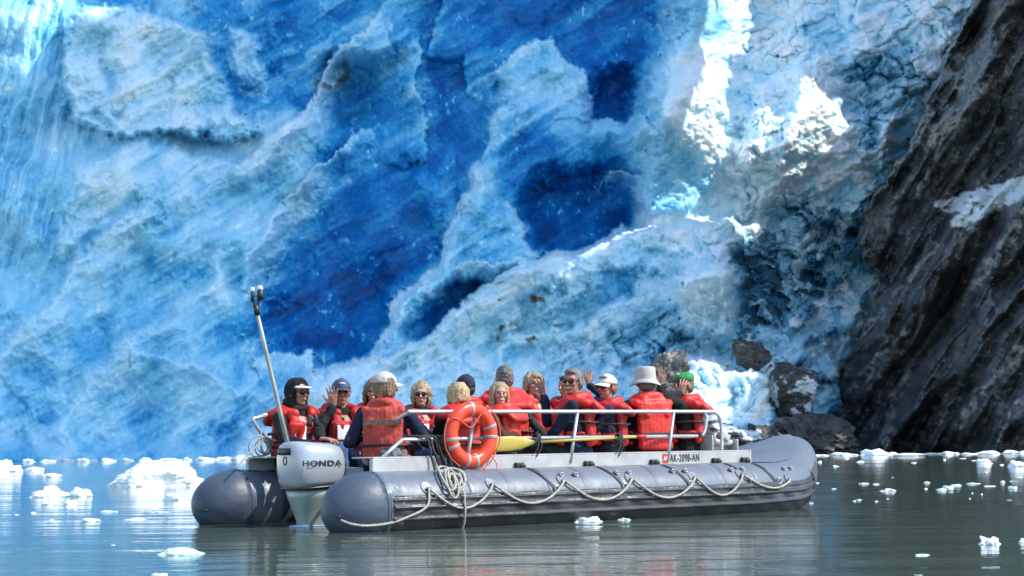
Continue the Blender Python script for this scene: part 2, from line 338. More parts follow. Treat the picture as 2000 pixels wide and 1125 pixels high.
vein = sstep(.52, .74, fbm(ac / 11, al / 520, 88, 4)) * sstep(-.1, .4, fbm(ac / 120, al / 260, 89, 3))
for vp, vw in (([(1730, 870), (1742, 790), (1785, 705), (1850, 622), (1900, 560), (1960, 480), (2020, 410)], 8), ([(1872, 858), (1886, 800), (1938, 742), (2020, 655)], 5), ([(1700, 640), (1760, 560), (1830, 480)], 4), ([(1790, 380), (1850, 290), (1900, 210), (1960, 140)], 5), ([(1690, 740), (1730, 680), (1800, 600)], 3), ([(1950, 860), (1985, 790), (2030, 740)], 4), ([(1800, 860), (1830, 800), (1880, 730)], 3)):
    d_, _s, _t = seg_dist(KX + 10 * kwx, KY + 8 * kwx, vp); nz_ = fbm(KX / 16, KY / 16, 95, 4)
    vein = np.maximum(vein, .85 * sstep(vw * (1.5 + nz_), vw * .4, d_) * sstep(-.6, .1, nz_)); krel += .25 * sstep(vw * 3, 0, d_)
snow = sstep(.2, .5, sstep(26, 0, np.abs(poly_sdf(KX, KY, [(1830, 402), (1900, 378), (1960, 362), (2100, 310), (2100, 350), (1990, 386), (1930, 410), (1890, 442), (1862, 436), (1880, 412)]) - 8)) * (.7 + .6 * fbm(KX / 16, KY / 10, 90, 4)))
sn2 = sstep(2, 14, poly_sdf(KX + 4 * kwx, KY + 5 * kwx, [(1738, 556), (1700, 590), (1684, 606), (1694, 584), (1720, 560)]))
snow = np.maximum(snow, sn2)
brown = .7 * sstep(-.1, .6, fbm(ac / 60, al / 160, 91, 4))
rm = D.materials.new("wet_schist"); rm.use_nodes = True; n = rm.node_tree; b = n.nodes["Principled BSDF"]; lk = n.links.new
vc = nn("ShaderNodeVertexColor", layer_name="rock"); sep = nn("ShaderNodeSeparateColor"); lk(vc.outputs[0], sep.inputs[0])
tc = nn("ShaderNodeTexCoord"); t1 = nn("ShaderNodeTexNoise"); t1.inputs["Scale"].default_value = 2.5; t1.inputs["Detail"].default_value = 9; lk(tc.outputs["Object"], t1.inputs["Vector"])
c1_ = ramp(n.nodes, [(.3, (.012, .016, .024)), (.5, (.030, .036, .046)), (.72, (.075, .085, .095))]); lk(t1.outputs["Fac"], c1_.inputs[0])
c2_ = ramp(n.nodes, [(.3, (.016, .013, .011)), (.5, (.042, .033, .025)), (.72, (.10, .078, .056))]); lk(t1.outputs["Fac"], c2_.inputs[0])
m1 = nn("ShaderNodeMix", data_type='RGBA'); lk(sep.outputs[1], m1.inputs[0]); lk(c1_.outputs[0], m1.inputs[6]); lk(c2_.outputs[0], m1.inputs[7])
m2 = nn("ShaderNodeMix", data_type='RGBA'); lk(sep.outputs[0], m2.inputs[0]); lk(m1.outputs[2], m2.inputs[6]); m2.inputs[7].default_value = (.30, .29, .27, 1)
m3 = nn("ShaderNodeMix", data_type='RGBA'); lk(sep.outputs[2], m3.inputs[0]); lk(m2.outputs[2], m3.inputs[6]); m3.inputs[7].default_value = (.72, .76, .8, 1)
lk(m3.outputs[2], b.inputs["Base Color"]); b.inputs["Roughness"].default_value = .36
bu = nn("ShaderNodeBump"); bu.inputs["Distance"].default_value = .12; bu.inputs["Strength"].default_value = .35; lk(t1.outputs["Fac"], bu.inputs["Height"]); lk(bu.outputs[0], b.inputs["Normal"])
ROCKM = rm
ko = link_mesh("rock_cliff", grid_mesh("rock_cliff", krx * KD, KD, CAMH + krz * KD, {"rock": (np.clip(vein + .25 * sstep(.3, .8, st2), 0, 1), brown, snow)}), rm)
tag(ko, "dark wet layered rock cliff with pale streaks beside the glacier", "cliff", kind="structure")
# ------------------------------------------------------------------ unseen ridge added to shade the ice, its gaps cut for the sun patches
LIT = [[(-300, -300), (120, -300), (112, 20), (140, 45), (132, 100), (60, 118), (0, 78), (-300, 60)],
       [(1330, -300), (1462, -300), (1456, 70), (1418, 115), (1408, 200), (1432, 300), (1420, 345), (1370, 310), (1330, 272), (1272, 210), (1266, 165), (1304, 130), (1320, 60)],
       [(1462, 290), (1482, 180), (1515, 205), (1535, 250), (1555, 155), (1600, 142), (1636, 180), (1632, 340), (1590, 365), (1540, 380), (1480, 372), (1425, 320), (1434, 262)],
       [(1348, 548), (1400, 520), (1428, 512), (1428, 545), (1385, 585), (1350, 582)],
       [(1300, 690), (1345, 690), (1420, 735), (1502, 735), (1500, 820), (1420, 850), (1360, 850), (1330, 760)]]
RXP = 26.0
cell = .45; ny, nz = 200, 190; Y0 = 40.0
vis = (PX > -250) & (PX < 1760) & (PY > -260) & (PY < 890)
tt_ = (RXP - GLX) / SUN.x
ys = (GLY + tt_ * SUN.y)[vis]; zs = (GLZ + tt_ * SUN.z)[vis]; lit = np.zeros(PX.shape)
for q in LIT: lit = np.maximum(lit, sstep(-3, 3, poly_sdf(PX, PY, q)))
ar = (np.gradient(GLX, axis=1) * np.abs(np.gradient(GLZ, axis=0)))[vis]; lv = lit[vis]
iy = np.clip(((ys - Y0) / cell), 0, ny - 1).astype(int); iz = np.clip(zs / cell, 0, nz - 1).astype(int)
VL = np.zeros((nz, ny)); VS = np.zeros((nz, ny)); np.add.at(VL, (iz, iy), ar * lv); np.add.at(VS, (iz, iy), ar * (1 - lv))
# the foot of the glacier is in shade, the floating ice in front of it is not
yy = Y0 + (np.arange(ny) + .5) * cell; zz = (np.arange(nz) + .5) * cell; YY, ZZ = np.meshgrid(yy, zz)
xw = RXP - ZZ / SUN.z * SUN.x; yw = YY - SUN.y / SUN.x * (RXP - xw)      # where the ray through this cell meets the water
FF = VS - 26 * VL
for _ in range(2):
    K = np.pad(FF, 1, mode='edge'); FF = (FF * 4 + K[:-2, 1:-1] + K[2:, 1:-1] + K[1:-1, :-2] + K[1:-1, 2:]) / 8
prior = np.where(yw > 62.0, .02, -.02) * (1 - 2 * sstep(66, 74, ZZ - .0 * YY))
FF = FF + prior
def _solid(a, b):
    return FF[np.clip(a, 0, nz - 1), np.clip(b, 0, ny - 1)] > 0
bm = bmesh.new(); vv = {}
def _v(a, b, s):
    k = (a, b, s)
    if k not in vv:
        p = Vector((RXP + s, Y0 + b * cell, a * cell)); nz_ = mnoise.noise_vector(p * .9 + Vector((3, 1, 7)))
        r = .18 if s == 0 else 1.2
        vv[k] = bm.verts.new(p + Vector((nz_.x * (.25 if s == 0 else 2.0), nz_.y * r, nz_.z * r)))
    return vv[k]
TH = 3.0
for a in range(nz):
    for b_ in range(ny):
        if not _solid(a, b_): continue
        bm.faces.new((_v(a, b_, 0), _v(a + 1, b_, 0), _v(a + 1, b_ + 1, 0), _v(a, b_ + 1, 0)))
        for (da, db, e) in ((0, 1, ((0, 1), (1, 1))), (0, -1, ((1, 0), (0, 0))), (1, 0, ((1, 1), (1, 0))), (-1, 0, ((0, 0), (0, 1)))):
            if not (0 <= a + da < nz and 0 <= b_ + db < ny) or not _solid(a + da, b_ + db):
                p, q = e; bm.faces.new((_v(a + p[0], b_ + p[1], 0), _v(a + q[0], b_ + q[1], 0), _v(a + q[0], b_ + q[1], TH), _v(a + p[0], b_ + p[1], TH)))
bv = [v for v in bm.verts if any(len(e.link_faces) == 1 for e in v.link_edges) or len({round(f.normal.x, 1) for f in v.link_faces}) > 1]
bmesh.ops.smooth_vert(bm, verts=bv, factor=.5, use_axis_x=True, use_axis_y=True, use_axis_z=True)
me = D.meshes.new("shade_caster_ridge"); bm.to_mesh(me); bm.free()
ro = link_mesh("shade_caster_ridge", me, ROCKM, smooth=False); tag(ro, "unseen jagged rock ridge added beyond the cliff to shade the ice, with gaps cut for sun patches", "ridge", kind="structure")
me.color_attributes.new("rock", 'FLOAT_COLOR', 'POINT')
# ------------------------------------------------------------------ water
wm = D.materials.new("silty_water"); wm.use_nodes = True; n = wm.node_tree; b = n.nodes["Principled BSDF"]; lk = n.links.new
b.inputs["Base Color"].default_value = (.075, .108, .084, 1); b.inputs["Roughness"].default_value = .045; b.inputs["IOR"].default_value = 1.333
tc = nn("ShaderNodeTexCoord"); mp = nn("ShaderNodeMapping"); mp.inputs["Scale"].default_value = (.55, 1.7, 1); mp.inputs["Rotation"].default_value = (0, 0, R(6)); lk(tc.outputs["Object"], mp.inputs[0])
w1 = nn("ShaderNodeTexNoise"); w1.inputs["Scale"].default_value = 1.1; w1.inputs["Detail"].default_value = 5; w1.inputs["Roughness"].default_value = .55; lk(mp.outputs[0], w1.inputs["Vector"])
w2 = nn("ShaderNodeTexNoise"); w2.inputs["Scale"].default_value = .25; w2.inputs["Detail"].default_value = 2; lk(mp.outputs[0], w2.inputs["Vector"])
w3 = nn("ShaderNodeTexNoise"); w3.inputs["Scale"].default_value = .16; w3.inputs["Detail"].default_value = 3; lk(tc.outputs["Object"], w3.inputs["Vector"])
sm = nn("ShaderNodeMapRange"); lk(w3.outputs["Fac"], sm.inputs[0]); sm.inputs[1].default_value = .35; sm.inputs[2].default_value = .65; sm.inputs[3].default_value = .35; sm.inputs[4].default_value = 1
b1 = nn("ShaderNodeBump"); b1.inputs["Distance"].default_value = .024; lk(sm.outputs[0], b1.inputs["Strength"]); lk(w1.outputs["Fac"], b1.inputs["Height"])
b2 = nn("ShaderNodeBump"); b2.inputs["Distance"].default_value = .055; b2.inputs["Strength"].default_value = .4; lk(w2.outputs["Fac"], b2.inputs["Height"]); lk(b1.outputs[0], b2.inputs["Normal"])
lk(b2.outputs[0], b.inputs["Normal"])
bm = bmesh.new(); vs = [bm.verts.new(p) for p in ((-900, -900, 0), (900, -900, 0), (900, 900, 0), (-900, 900, 0))]; bm.faces.new(vs)
wo = obj("water", bm, wm, smooth=False); tag(wo, "calm grey green silty water with drifting ice", "water", kind="structure")
# ------------------------------------------------------------------ floating ice and boulders
def rock_mesh(name, sx, sy, sz, seed, sub=4, amp=.35, freq=1.6, flat=0.25, strata=None, top=None):
    bm = bmesh.new(); bmesh.ops.create_icosphere(bm, subdivisions=sub, radius=1)
    o = Vector((seed * 3.7, seed * 1.3, seed * 7.1))
    for v in bm.verts:
        p = v.co.copy(); n1 = mnoise.fractal(p * freq + o, .9, 2.1, 6)
        n2 = mnoise.noise(p * freq * .6 + o * 2); c = mnoise.cell(p * freq * 2.2 + o)
        k = 1 + amp * n1 + amp * .6 * n2 + amp * .15 * (c - .5)
        if strata: k += strata * (abs(mnoise.noise(Vector(((p.x - p.z) * 5, (p.x + p.z) * .8, p.y) ) + o)) - .2)
        p *= k
        if p.z < -flat: p.z = -flat + (p.z + flat) * .2
        if top is not None and p.z > top: p.z = top + (p.z - top) * .3
        v.co = Vector((p.x * sx, p.y * sy, p.z * sz))
    me = D.meshes.new(name); bm.to_mesh(me); bm.free(); return me
im = mat("floe_ice", (.90, .95, .97), .38, bump=(9, .5, .03), sss=.0); bn = im.node_tree.nodes["Principled BSDF"]
bn.inputs["Subsurface Weight"].default_value = .5; bn.inputs["Subsurface Radius"].default_value = (.2, .6, .9); bn.inputs["Subsurface Scale"].default_value = .06
im2 = mat("clear_floe_ice", (.62, .78, .72), .12, bump=(14, .4, .02)); bn = im2.node_tree.nodes["Principled BSDF"]
bn.inputs["Subsurface Weight"].default_value = .6; bn.inputs["Subsurface Radius"].default_value = (.2, .7, .6); bn.inputs["Subsurface Scale"].default_value = .05
def floe(px, py, wpx, hpx, seed, label, group=None, name="ice_floe", cat="ice floe", m=None, sub=4, depth=.7, amp=.4, freq=1.6):
    p = onwater(px, py); k = p.y / FPX; w = wpx * k / 2; h = hpx * k
    me = rock_mesh(name, w, w * depth, h * .95, seed, sub, amp, freq, flat=.12)
    zs_ = [v.co.z for v in me.vertices]; xs_ = [v.co.x for v in me.vertices]
    f = h / max(zs_); g = 2 * w / (max(xs_) - min(xs_)); cx = (max(xs_) + min(xs_)) / 2
    for v in me.vertices: v.co.z *= f; v.co.x = (v.co.x - cx) * g
    o = link_mesh(name, me, m or im); o.location = (p.x, p.y + w * depth * .6, -.01)
    return tag(o, label, cat, group)
floe(300, 950, 196, 52, 3, "largest white ice chunk floating left of the boat's stern", name="iceberg", cat="iceberg", sub=6, amp=.28, freq=1.2)
floe(8, 922, 66, 26, 5, "white rounded ice chunk cut off by the left edge of the photo", name="iceberg", cat="iceberg", sub=5)
floe(92, 971, 88, 24, 6, "jagged white floe left of the largest ice chunk", sub=5, amp=.5)
floe(158, 970, 46, 20, 8, "small domed white floe between the jagged floe and the largest chunk", sub=4)
floe(338, 977, 46, 15, 9, "pale translucent lump floating just in front of the largest chunk")
floe(134, 984, 34, 10, 10, "small oval white floe just below the small domed floe")
floe(95, 986, 50, 7, 11, "thin flat white floe in front of the jagged floe")
floe(96, 932, 46, 9, 12, "small white floe behind the jagged floe, out towards the glacier")
floe(64, 919, 42, 8, 13, "small white floe just right of the ice chunk at the left edge")
floe(175, 1019, 44, 9, 14, "blocky white floe floating alone midway between chunk and lower left")
floe(353, 1084, 98, 17, 15, "long pale green clear floe low in front of the stern", m=im2, sub=5, amp=.2)
floe(310, 1124, 34, 8, 16, "small pale green floe at the bottom edge left of the boat", m=im2)
floe(1150, 1020, 66, 13, 17, "white floe with a raised end touching the boat's black side", sub=5, amp=.5)
floe(1222, 1016, 34, 7, 18, "small clear ice piece right of the floe at the boat's side", m=im2)
floe(1936, 1064, 56, 20, 19, "spiky white floe alone on dark water at lower right", sub=5, amp=.6)
floe(1998, 1060, 22, 12, 20, "pale floe cut off by the right edge of the photo, lower one", m=im2)
floe(1806, 1085, 48, 6, 21, "thin flat floe left of and below the spiky white floe", m=im2)
floe(1924, 906, 38, 11, 22, "white floe near the cliff, left of the one at the right edge")
floe(1990, 912, 42, 14, 23, "white floe at the right edge of the photo below the cliff")
floe(1736, 959, 34, 7, 24, "brightest flat floe among the small pieces right of the bow")
rr = random.Random(5)
small = [(65, 1002, 20, 4), (210, 1000, 42, 5), (100, 1017, 18, 5), (262, 1015, 48, 5), (178, 975, 10, 3), (300, 1001, 60, 4), (205, 1056, 18, 3), (222, 1065, 20, 4), (1690, 945, 30, 4), (1712, 946, 22, 3), (1630, 955, 14, 3),
         (1840, 957, 26, 5), (1858, 953, 24, 5), (1870, 949, 30, 5), (1902, 945, 34, 4), (1932, 950, 28, 3), (1812, 943, 20, 4), (1978, 953, 22, 5), (1786, 1082, 14, 3), (1585, 983, 12, 4), (1794, 1124, 26, 5), (1958, 942, 12, 5), (1992, 933, 16, 4)]
for q in range(26):
    small.append((rr.uniform(1596, 2000), 895 + 90 * rr.random() ** 1.6, rr.uniform(6, 18), rr.uniform(2, 4)))
for q in range(10):
    small.append((rr.uniform(0, 360), rr.uniform(985, 1060), rr.uniform(6, 20), rr.uniform(2, 3.5)))
for q, (a, b_, c, d) in enumerate(small):
    floe(a, b_, c, d, 40 + q, "small pale scrap of ice drifting flat on open water" , "small scraps of ice on the open water", m=im2 if q % 3 else im, sub=3, amp=.5)
xq = 38; q = 0
while xq < 640:
    w_ = rr.uniform(16, 54); y_ = 897.5 - .009 * xq + rr.uniform(0, 3)
    floe(xq + w_ / 2, y_ + 3, w_, rr.uniform(4, 9) + (8 if 330 < xq < 350 or 430 < xq < 450 or 500 < xq < 520 else 0), 120 + q, "small white floe in the row along the glacier foot", "white floes in a row along the glacier foot", sub=3, amp=.55); q += 1
    xq += w_ * rr.uniform(.7, 1.3)
xq = 1590
while xq < 2010:
    w_ = rr.uniform(18, 70); y_ = 891 - .010 * (xq - 1590) + rr.uniform(-2, 1)
    floe(xq + w_ / 2, y_, w_, rr.uniform(3, 8) + (7 if 1665 < xq < 1720 else 0), 180 + q, "small white floe in the row along the cliff foot", "white floes in a row along the cliff foot", sub=3, amp=.5); q += 1
    xq += w_ * rr.uniform(.45, .9)
# boulders
bmm = mat("boulder_rock", (.05, .048, .046), .55, bump=(2.2, .8, .12), var=(1.6, .7))
bml = mat("pale_boulder_rock", (.16, .15, .135), .6, bump=(2.6, .9, .12), var=(2.2, .8))
bms = mat("snow_dusted_rock", (.10, .10, .10), .6, bump=(2.6, .9, .12))
n = bms.node_tree; b = n.nodes["Principled BSDF"]; tc = n.nodes.new("ShaderNodeTexCoord"); t = n.nodes.new("ShaderNodeTexNoise"); t.inputs["Scale"].default_value = 1.3; t.inputs["Detail"].default_value = 8
n.links.new(tc.outputs["Object"], t.inputs[0]); r_ = ramp(n.nodes, [(.44, (.035, .033, .032)), (.53, (.10, .10, .10)), (.57, (.62, .66, .70))]); n.links.new(t.outputs["Fac"], r_.inputs[0]); n.links.new(r_.outputs[0], b.inputs["Base Color"])
def crag_mesh(name, sx, sy, sz, seed, sub=5, rough=.16):
    """angular boulder: a ball cut by random planes, then roughened"""
    q_ = random.Random(seed); pl = []
    for _ in range(15):
        n_ = Vector((q_.gauss(0, 1), q_.gauss(0, 1), q_.gauss(0, 1))).normalized(); pl.append((n_, q_.uniform(.55, .95)))
    bm = bmesh.new(); bmesh.ops.create_icosphere(bm, subdivisions=sub, radius=1); o = Vector((seed * 5.1, seed, 0))
    for v in bm.verts:
        d = v.co.normalized(); r_ = 1.0
        for n_, h in pl:
            c = d.dot(n_)
            if c > .05: r_ = min(r_, h / c)
        st = mnoise.noise(Vector(((d.x - d.z) * 7, (d.x + d.z) * 1.2, d.y * 2)) + o)
        r_ *= 1 + rough * mnoise.fractal(d * 3 + o, .8, 2.1, 6) + .12 * abs(st) + .05 * mnoise.noise(Vector(((d.x - d.z) * 16, (d.x + d.z) * 2.5, d.y * 4)) + o); v.co = Vector((d.x * sx, d.y * sy, d.z * sz)) * r_
    me = D.meshes.new(name); bm.to_mesh(me); bm.free(); return me
def boulder(px, py, wpx, hpx, dist, seed, label, m, tilt=0.0):
    k = dist / FPX; me = crag_mesh("boulder", wpx * k / 1.7, wpx * k * .5, hpx * k / 1.7, seed)
    o = link_mesh("boulder", me, m, smooth=False); o.location = at(px, py, dist); o.rotation_euler = (0, tilt, 0)
    return tag(o, label, "boulder", "boulders at the foot of the ice")
boulder(1302, 752, 76, 118, 59.9, 1, "pale pointed sunlit boulder rising behind the green cap", bml, .45)
boulder(1385, 866, 190, 70, 58.6, 2, "broad snow streaked sunlit boulder behind the bow rail", bms, .1)
boulder(1462, 690, 76, 62, 63.0, 4, "black jagged boulder highest in the snow slope", bmm, .6)
boulder(1548, 752, 110, 90, 62.6, 6, "dark snow streaked boulder right of the bright snow", bms, .7)
boulder(1590, 862, 170, 100, 61.6, 7, "large dark boulder at the waterline beyond the bow", bmm, .4)
boulder(1500, 870, 120, 60, 60.4, 12, "snow streaked boulder between bow rail and raised bow tip", bms, .4)
# ------------------------------------------------------------------ boat frame of reference
TH_B = R(40); OB = Vector((-2.07, 15.29, 0))
BF = Vector((math.cos(TH_B), math.sin(TH_B), 0)); BP = Vector((-math.sin(TH_B), math.cos(TH_B), 0))
MB_ = Matrix.Translation(OB) @ Matrix.Rotation(TH_B, 4, 'Z'); MBI = MB_.inverted()
def bw(x, y, z): return MB_ @ Vector((x, y, z))
def bx_from(px, y, z):
    lo, hi = -3.0, 8.0
    for _ in range(40):
        m = (lo + hi) / 2
        if proj(bw(m, y, z))[0] < px: lo = m
        else: hi = m
    return (lo + hi) / 2
def bz_from(x, y, py):
    lo, hi = -1.0, 4.0
    for _ in range(40):
        m = (lo + hi) / 2
        if proj(bw(x, y, m))[1] > py: lo = m
        else: hi = m
    return (lo + hi) / 2
def bpix(px, py, y):
    x = 2.0
    z = .6
    for _ in range(4): x = bx_from(px, y, z); z = bz_from(x, y, py)
    return Vector((x, y, z))

def frames(pts, closed=False):
    P = [Vector(p) for p in pts]; n_ = len(P); T = []
    for k in range(n_):
        a = P[(k - 1) % n_] if closed or k > 0 else P[k]; c = P[(k + 1) % n_] if closed or k < n_ - 1 else P[k]
        T.append((c - a).normalized())
    up = Vector((0, 0, 1)) if abs(T[0].z) < .9 else Vector((1, 0, 0)); out = []
    nrm = (up - T[0] * up.dot(T[0])).normalized()
    for k in range(n_):
        nrm = (nrm - T[k] * nrm.dot(T[k])); nrm = nrm.normalized() if nrm.length > 1e-6 else up
        out.append((P[k], T[k], nrm, T[k].cross(nrm)))
    return out
def tube(bm, pts, r, seg=10, closed=False, caps=True, mi=0):
    fr = frames(pts, closed); rings = []
    for k, (p, t, a, b_) in enumerate(fr):
        rk = r[k] if isinstance(r, (list, tuple)) else r
        rings.append([bm.verts.new(p + (a * math.cos(2 * math.pi * s / seg) + b_ * math.sin(2 * math.pi * s / seg)) * rk) for s in range(seg)])
    m = len(rings)
    for k in range(m if closed else m - 1):
        A, B = rings[k], rings[(k + 1) % m]
        for s in range(seg):
            f = bm.faces.new((A[s], A[(s + 1) % seg], B[(s + 1) % seg], B[s])); f.material_index = mi
    if caps and not closed:
        bm.faces.new(rings[0][::-1]).material_index = mi; bm.faces.new(rings[-1]).material_index = mi
def smooth_path(pts, n_=8):
    P = [Vector(p) for p in pts]; P = [P[0] * 2 - P[1]] + P + [P[-1] * 2 - P[-2]]; out = []
    for k in range(1, len(P) - 2):
        for j in range(n_):
            t = j / n_; a, b_, c, d = P[k - 1], P[k], P[k + 1], P[k + 2]
            out.append(.5 * ((2 * b_) + (c - a) * t + (2 * a - 5 * b_ + 4 * c - d) * t * t + (3 * b_ - a - 3 * c + d) * t ** 3))
    out.append(P[-2]); return out
def box(bm, c, s, rot=None, bev=0.0, mi=0):
    r_ = bmesh.ops.create_cube(bm, size=1.0); vs = r_["verts"]
    M = Matrix.Translation(Vector(c)) @ (rot.to_4x4() if rot is not None else Matrix.Identity(4)) @ Matrix.Diagonal((s[0], s[1], s[2], 1))
    bmesh.ops.transform(bm, matrix=M, verts=vs)
    fs = list({f for v in vs for f in v.link_faces})
    for f in fs: f.material_index = mi
    if bev > 0:
        es = list({e for f in fs for e in f.edges}); bmesh.ops.bevel(bm, geom=es, offset=bev, segments=2, affect='EDGES', profile=.6)
def capsule(bm, p0, p1, r0, r1=None, seg=12, sq=None):
    """tapered capsule; sq=(axis vector, factor) flattens it along that axis"""
    r1 = r0 if r1 is None else r1; p0, p1 = Vector(p0), Vector(p1); L = (p1 - p0).length
    t = (p1 - p0).normalized() if L > 1e-6 else Vector((0, 0, 1)); up = Vector((0, 0, 1)) if abs(t.z) < .9 else Vector((1, 0, 0))
    a = (up - t * up.dot(t)).normalized(); b_ = t.cross(a); rings = []; H = 4
    prof = [(-r0 * math.cos(math.pi / 2 * k / H), r0 * math.sin(math.pi / 2 * k / H)) for k in range(H + 1)] + [(L + r1 * math.sin(math.pi / 2 * k / H), r1 * math.cos(math.pi / 2 * k / H)) for k in range(H + 1)]
    new = []
    for k, (d, rk) in enumerate(prof):
        if rk < 1e-5: v = bm.verts.new(p0 + t * d); rings.append([v]); new.append(v); continue
        rg = [bm.verts.new(p0 + t * d + (a * math.cos(2 * math.pi * s / seg) + b_ * math.sin(2 * math.pi * s / seg)) * rk) for s in range(seg)]
        rings.append(rg); new += rg
    for k in range(len(rings) - 1):
        A, B = rings[k], rings[k + 1]
        for s in range(seg):
            if len(A) == 1: bm.faces.new((A[0], B[(s + 1) % seg], B[s]))
            elif len(B) == 1: bm.faces.new((A[s], A[(s + 1) % seg], B[0]))
            else: bm.faces.new((A[s], A[(s + 1) % seg], B[(s + 1) % seg], B[s]))
    if sq is not None:
        ax, f = Vector(sq[0]).normalized(), sq[1]; c = (p0 + p1) / 2
        for v in new: d = (v.co - c).dot(ax); v.co -= ax * d * (1 - f)
def ell(bm, c, r, rot=None, seg=16):
    q = bmesh.ops.create_uvsphere(bm, u_segments=seg, v_segments=seg // 2 + 2, radius=1.0)["verts"]
    M = Matrix.Translation(Vector(c)) @ (rot.to_4x4() if rot is not None else Matrix.Identity(4)) @ Matrix.Diagonal((r[0], r[1], r[2], 1))
    bmesh.ops.transform(bm, matrix=M, verts=q)
def remesh(name, bm, m, parent, voxel=.008, smooth=3, disp=None, fac=.5):
    me = D.meshes.new(name + "_src"); bmesh.ops.recalc_face_normals(bm, faces=bm.faces); bm.to_mesh(me); bm.free()
    o = D.objects.new(name + "_src", me); COL.objects.link(o)
    md_ = o.modifiers.new("r", 'REMESH'); md_.mode = 'VOXEL'; md_.voxel_size = voxel; md_.use_smooth_shade = True
    if smooth: s_ = o.modifiers.new("s", 'SMOOTH'); s_.iterations = smooth; s_.factor = fac
    dg = bpy.context.evaluated_depsgraph_get(); dg.update()
    out = D.meshes.new_from_object(o.evaluated_get(dg)); D.objects.remove(o); D.meshes.remove(me); out.name = name
    out.materials.clear()
    if disp:
        nv = len(out.vertices); no = np.empty(nv * 3, np.float32); out.vertices.foreach_get("normal", no); co = np.empty(nv * 3, np.float32); out.vertices.foreach_get("co", co)
        no = no.reshape(-1, 3); co = co.reshape(-1, 3); o3 = np.array([mnoise.fractal(Vector(c) * disp[0] + Vector((disp[2], 0, 0)), 1, 2, 3) for c in co]) if len(disp) > 2 else np.array([mnoise.noise(Vector(c) * disp[0]) for c in co])
        co = co + no * (o3 * disp[1])[:, None]; out.vertices.foreach_set("co", co.ravel().astype(np.float32)); out.update()
    return link_mesh(name, out, m, parent)
def text_mesh(name, s, size, m, parent, M, extrude=.001, bold=0.0, sx=1.0, spacing=1.0):
    cu = D.curves.new(name, 'FONT'); cu.body = s; cu.size = size; cu.extrude = extrude; cu.offset = bold; cu.align_x = 'CENTER'; cu.align_y = 'CENTER'; cu.space_character = spacing
    o = D.objects.new(name + "_src", cu); COL.objects.link(o); dg = bpy.context.evaluated_depsgraph_get(); dg.update()
    me = D.meshes.new_from_object(o.evaluated_get(dg)); D.objects.remove(o); D.curves.remove(cu); me.transform(M @ Matrix.Diagonal((sx, 1, 1, 1)))
    me.materials.clear(); return link_mesh(name, me, m, parent, smooth=False)

# ------------------------------------------------------------------ boat materials
M_PVC = mat("grey_fabric_tube", (.128, .150, .180), .38, bump=(5, .35, .03), var=(2.2, .10)); M_CONE = mat("slate_cone_fabric", (.048, .068, .098), .5, bump=(6, .4, .03), var=(3, .15))
M_BAND = mat("seam_band_fabric", (.112, .130, .156), .38, var=(5, .12)); M_CONE2 = mat("cone_collar_fabric", (.11, .14, .18), .34, bump=(8, .5, .03), var=(4, .2))
M_BLK = mat("black_rubber", (.030, .030, .035), .34, bump=(26, .35, .012), var=(5, .35)); M_DKF = mat("dark_grey_fabric", (.06, .062, .072), .42, bump=(9, .5, .02), var=(4, .25))
M_ALU = mat("brushed_aluminium", (.50, .51, .52), .4, .5, bump=(60, .12, .003), var=(9, .12)); M_ALP = mat("weathered_aluminium_plate", (.42, .42, .41), .55, .25, bump=(30, .15, .003), var=(7, .16))
M_STRAP = mat("dark_webbing", (.035, .033, .036), .7, bump=(120, .4, .002)); M_ROPE = mat("pale_rope", (.36, .345, .29), .8, bump=(90, .9, .006), var=(60, .3)); M_BROPE = mat("black_rope", (.018, .018, .02), .65, bump=(80, .9, .006))
M_DECK = mat("wet_deck", (.06, .065, .07), .5, bump=(40, .4, .004), var=(3, .3)); M_TXT = mat("black_lettering", (.02, .02, .022), .5); M_RED = mat("red_plastic", (.62, .02, .03), .4); M_WHITE = mat("white_plastic", (.8, .8, .8), .4)

boat = empty("inflatable_boat", OB, TH_B, label="grey and black inflatable boat carrying rows of people in red life vests", cat="boat")
TR, TZ, TY = .285, .178, 1.0
def bow_path(x0=.28):
    pts = [Vector((x0 + (4.35 - x0) * k / 58, -TY, TZ)) for k in range(58)]
    near = smooth_path([(4.35, -TY, TZ), (4.9, -.97, TZ + .005), (5.4, -.83, TZ + .02), (5.85, -.58, TZ + .10), (6.22, -.30, TZ + .21), (6.42, -.12, TZ + .29), (6.47, 0, TZ + .305)], 8)
    far = [Vector((p.x, -p.y, p.z)) for p in near[:-1]][::-1]
    return pts + near + far + [Vector((p.x, -p.y, p.z)) for p in pts][::-1]
BPATH = bow_path()
seams = [.34, 1.2, 2.05, 2.9, 3.75, 4.6]
def rad_at(p):
    r = TR
    for s in seams: r -= .006 * math.exp(-((p.x - s) / .02) ** 2)
    r += .003 * math.sin(p.x * 7.3)
    if p.x > 4.6: r -= .034 * (p.x - 4.6)
    return r
bm = bmesh.new(); tube(bm, BPATH, [rad_at(p) for p in BPATH], 40, caps=False); obj("tube", bm, M_PVC, boat)
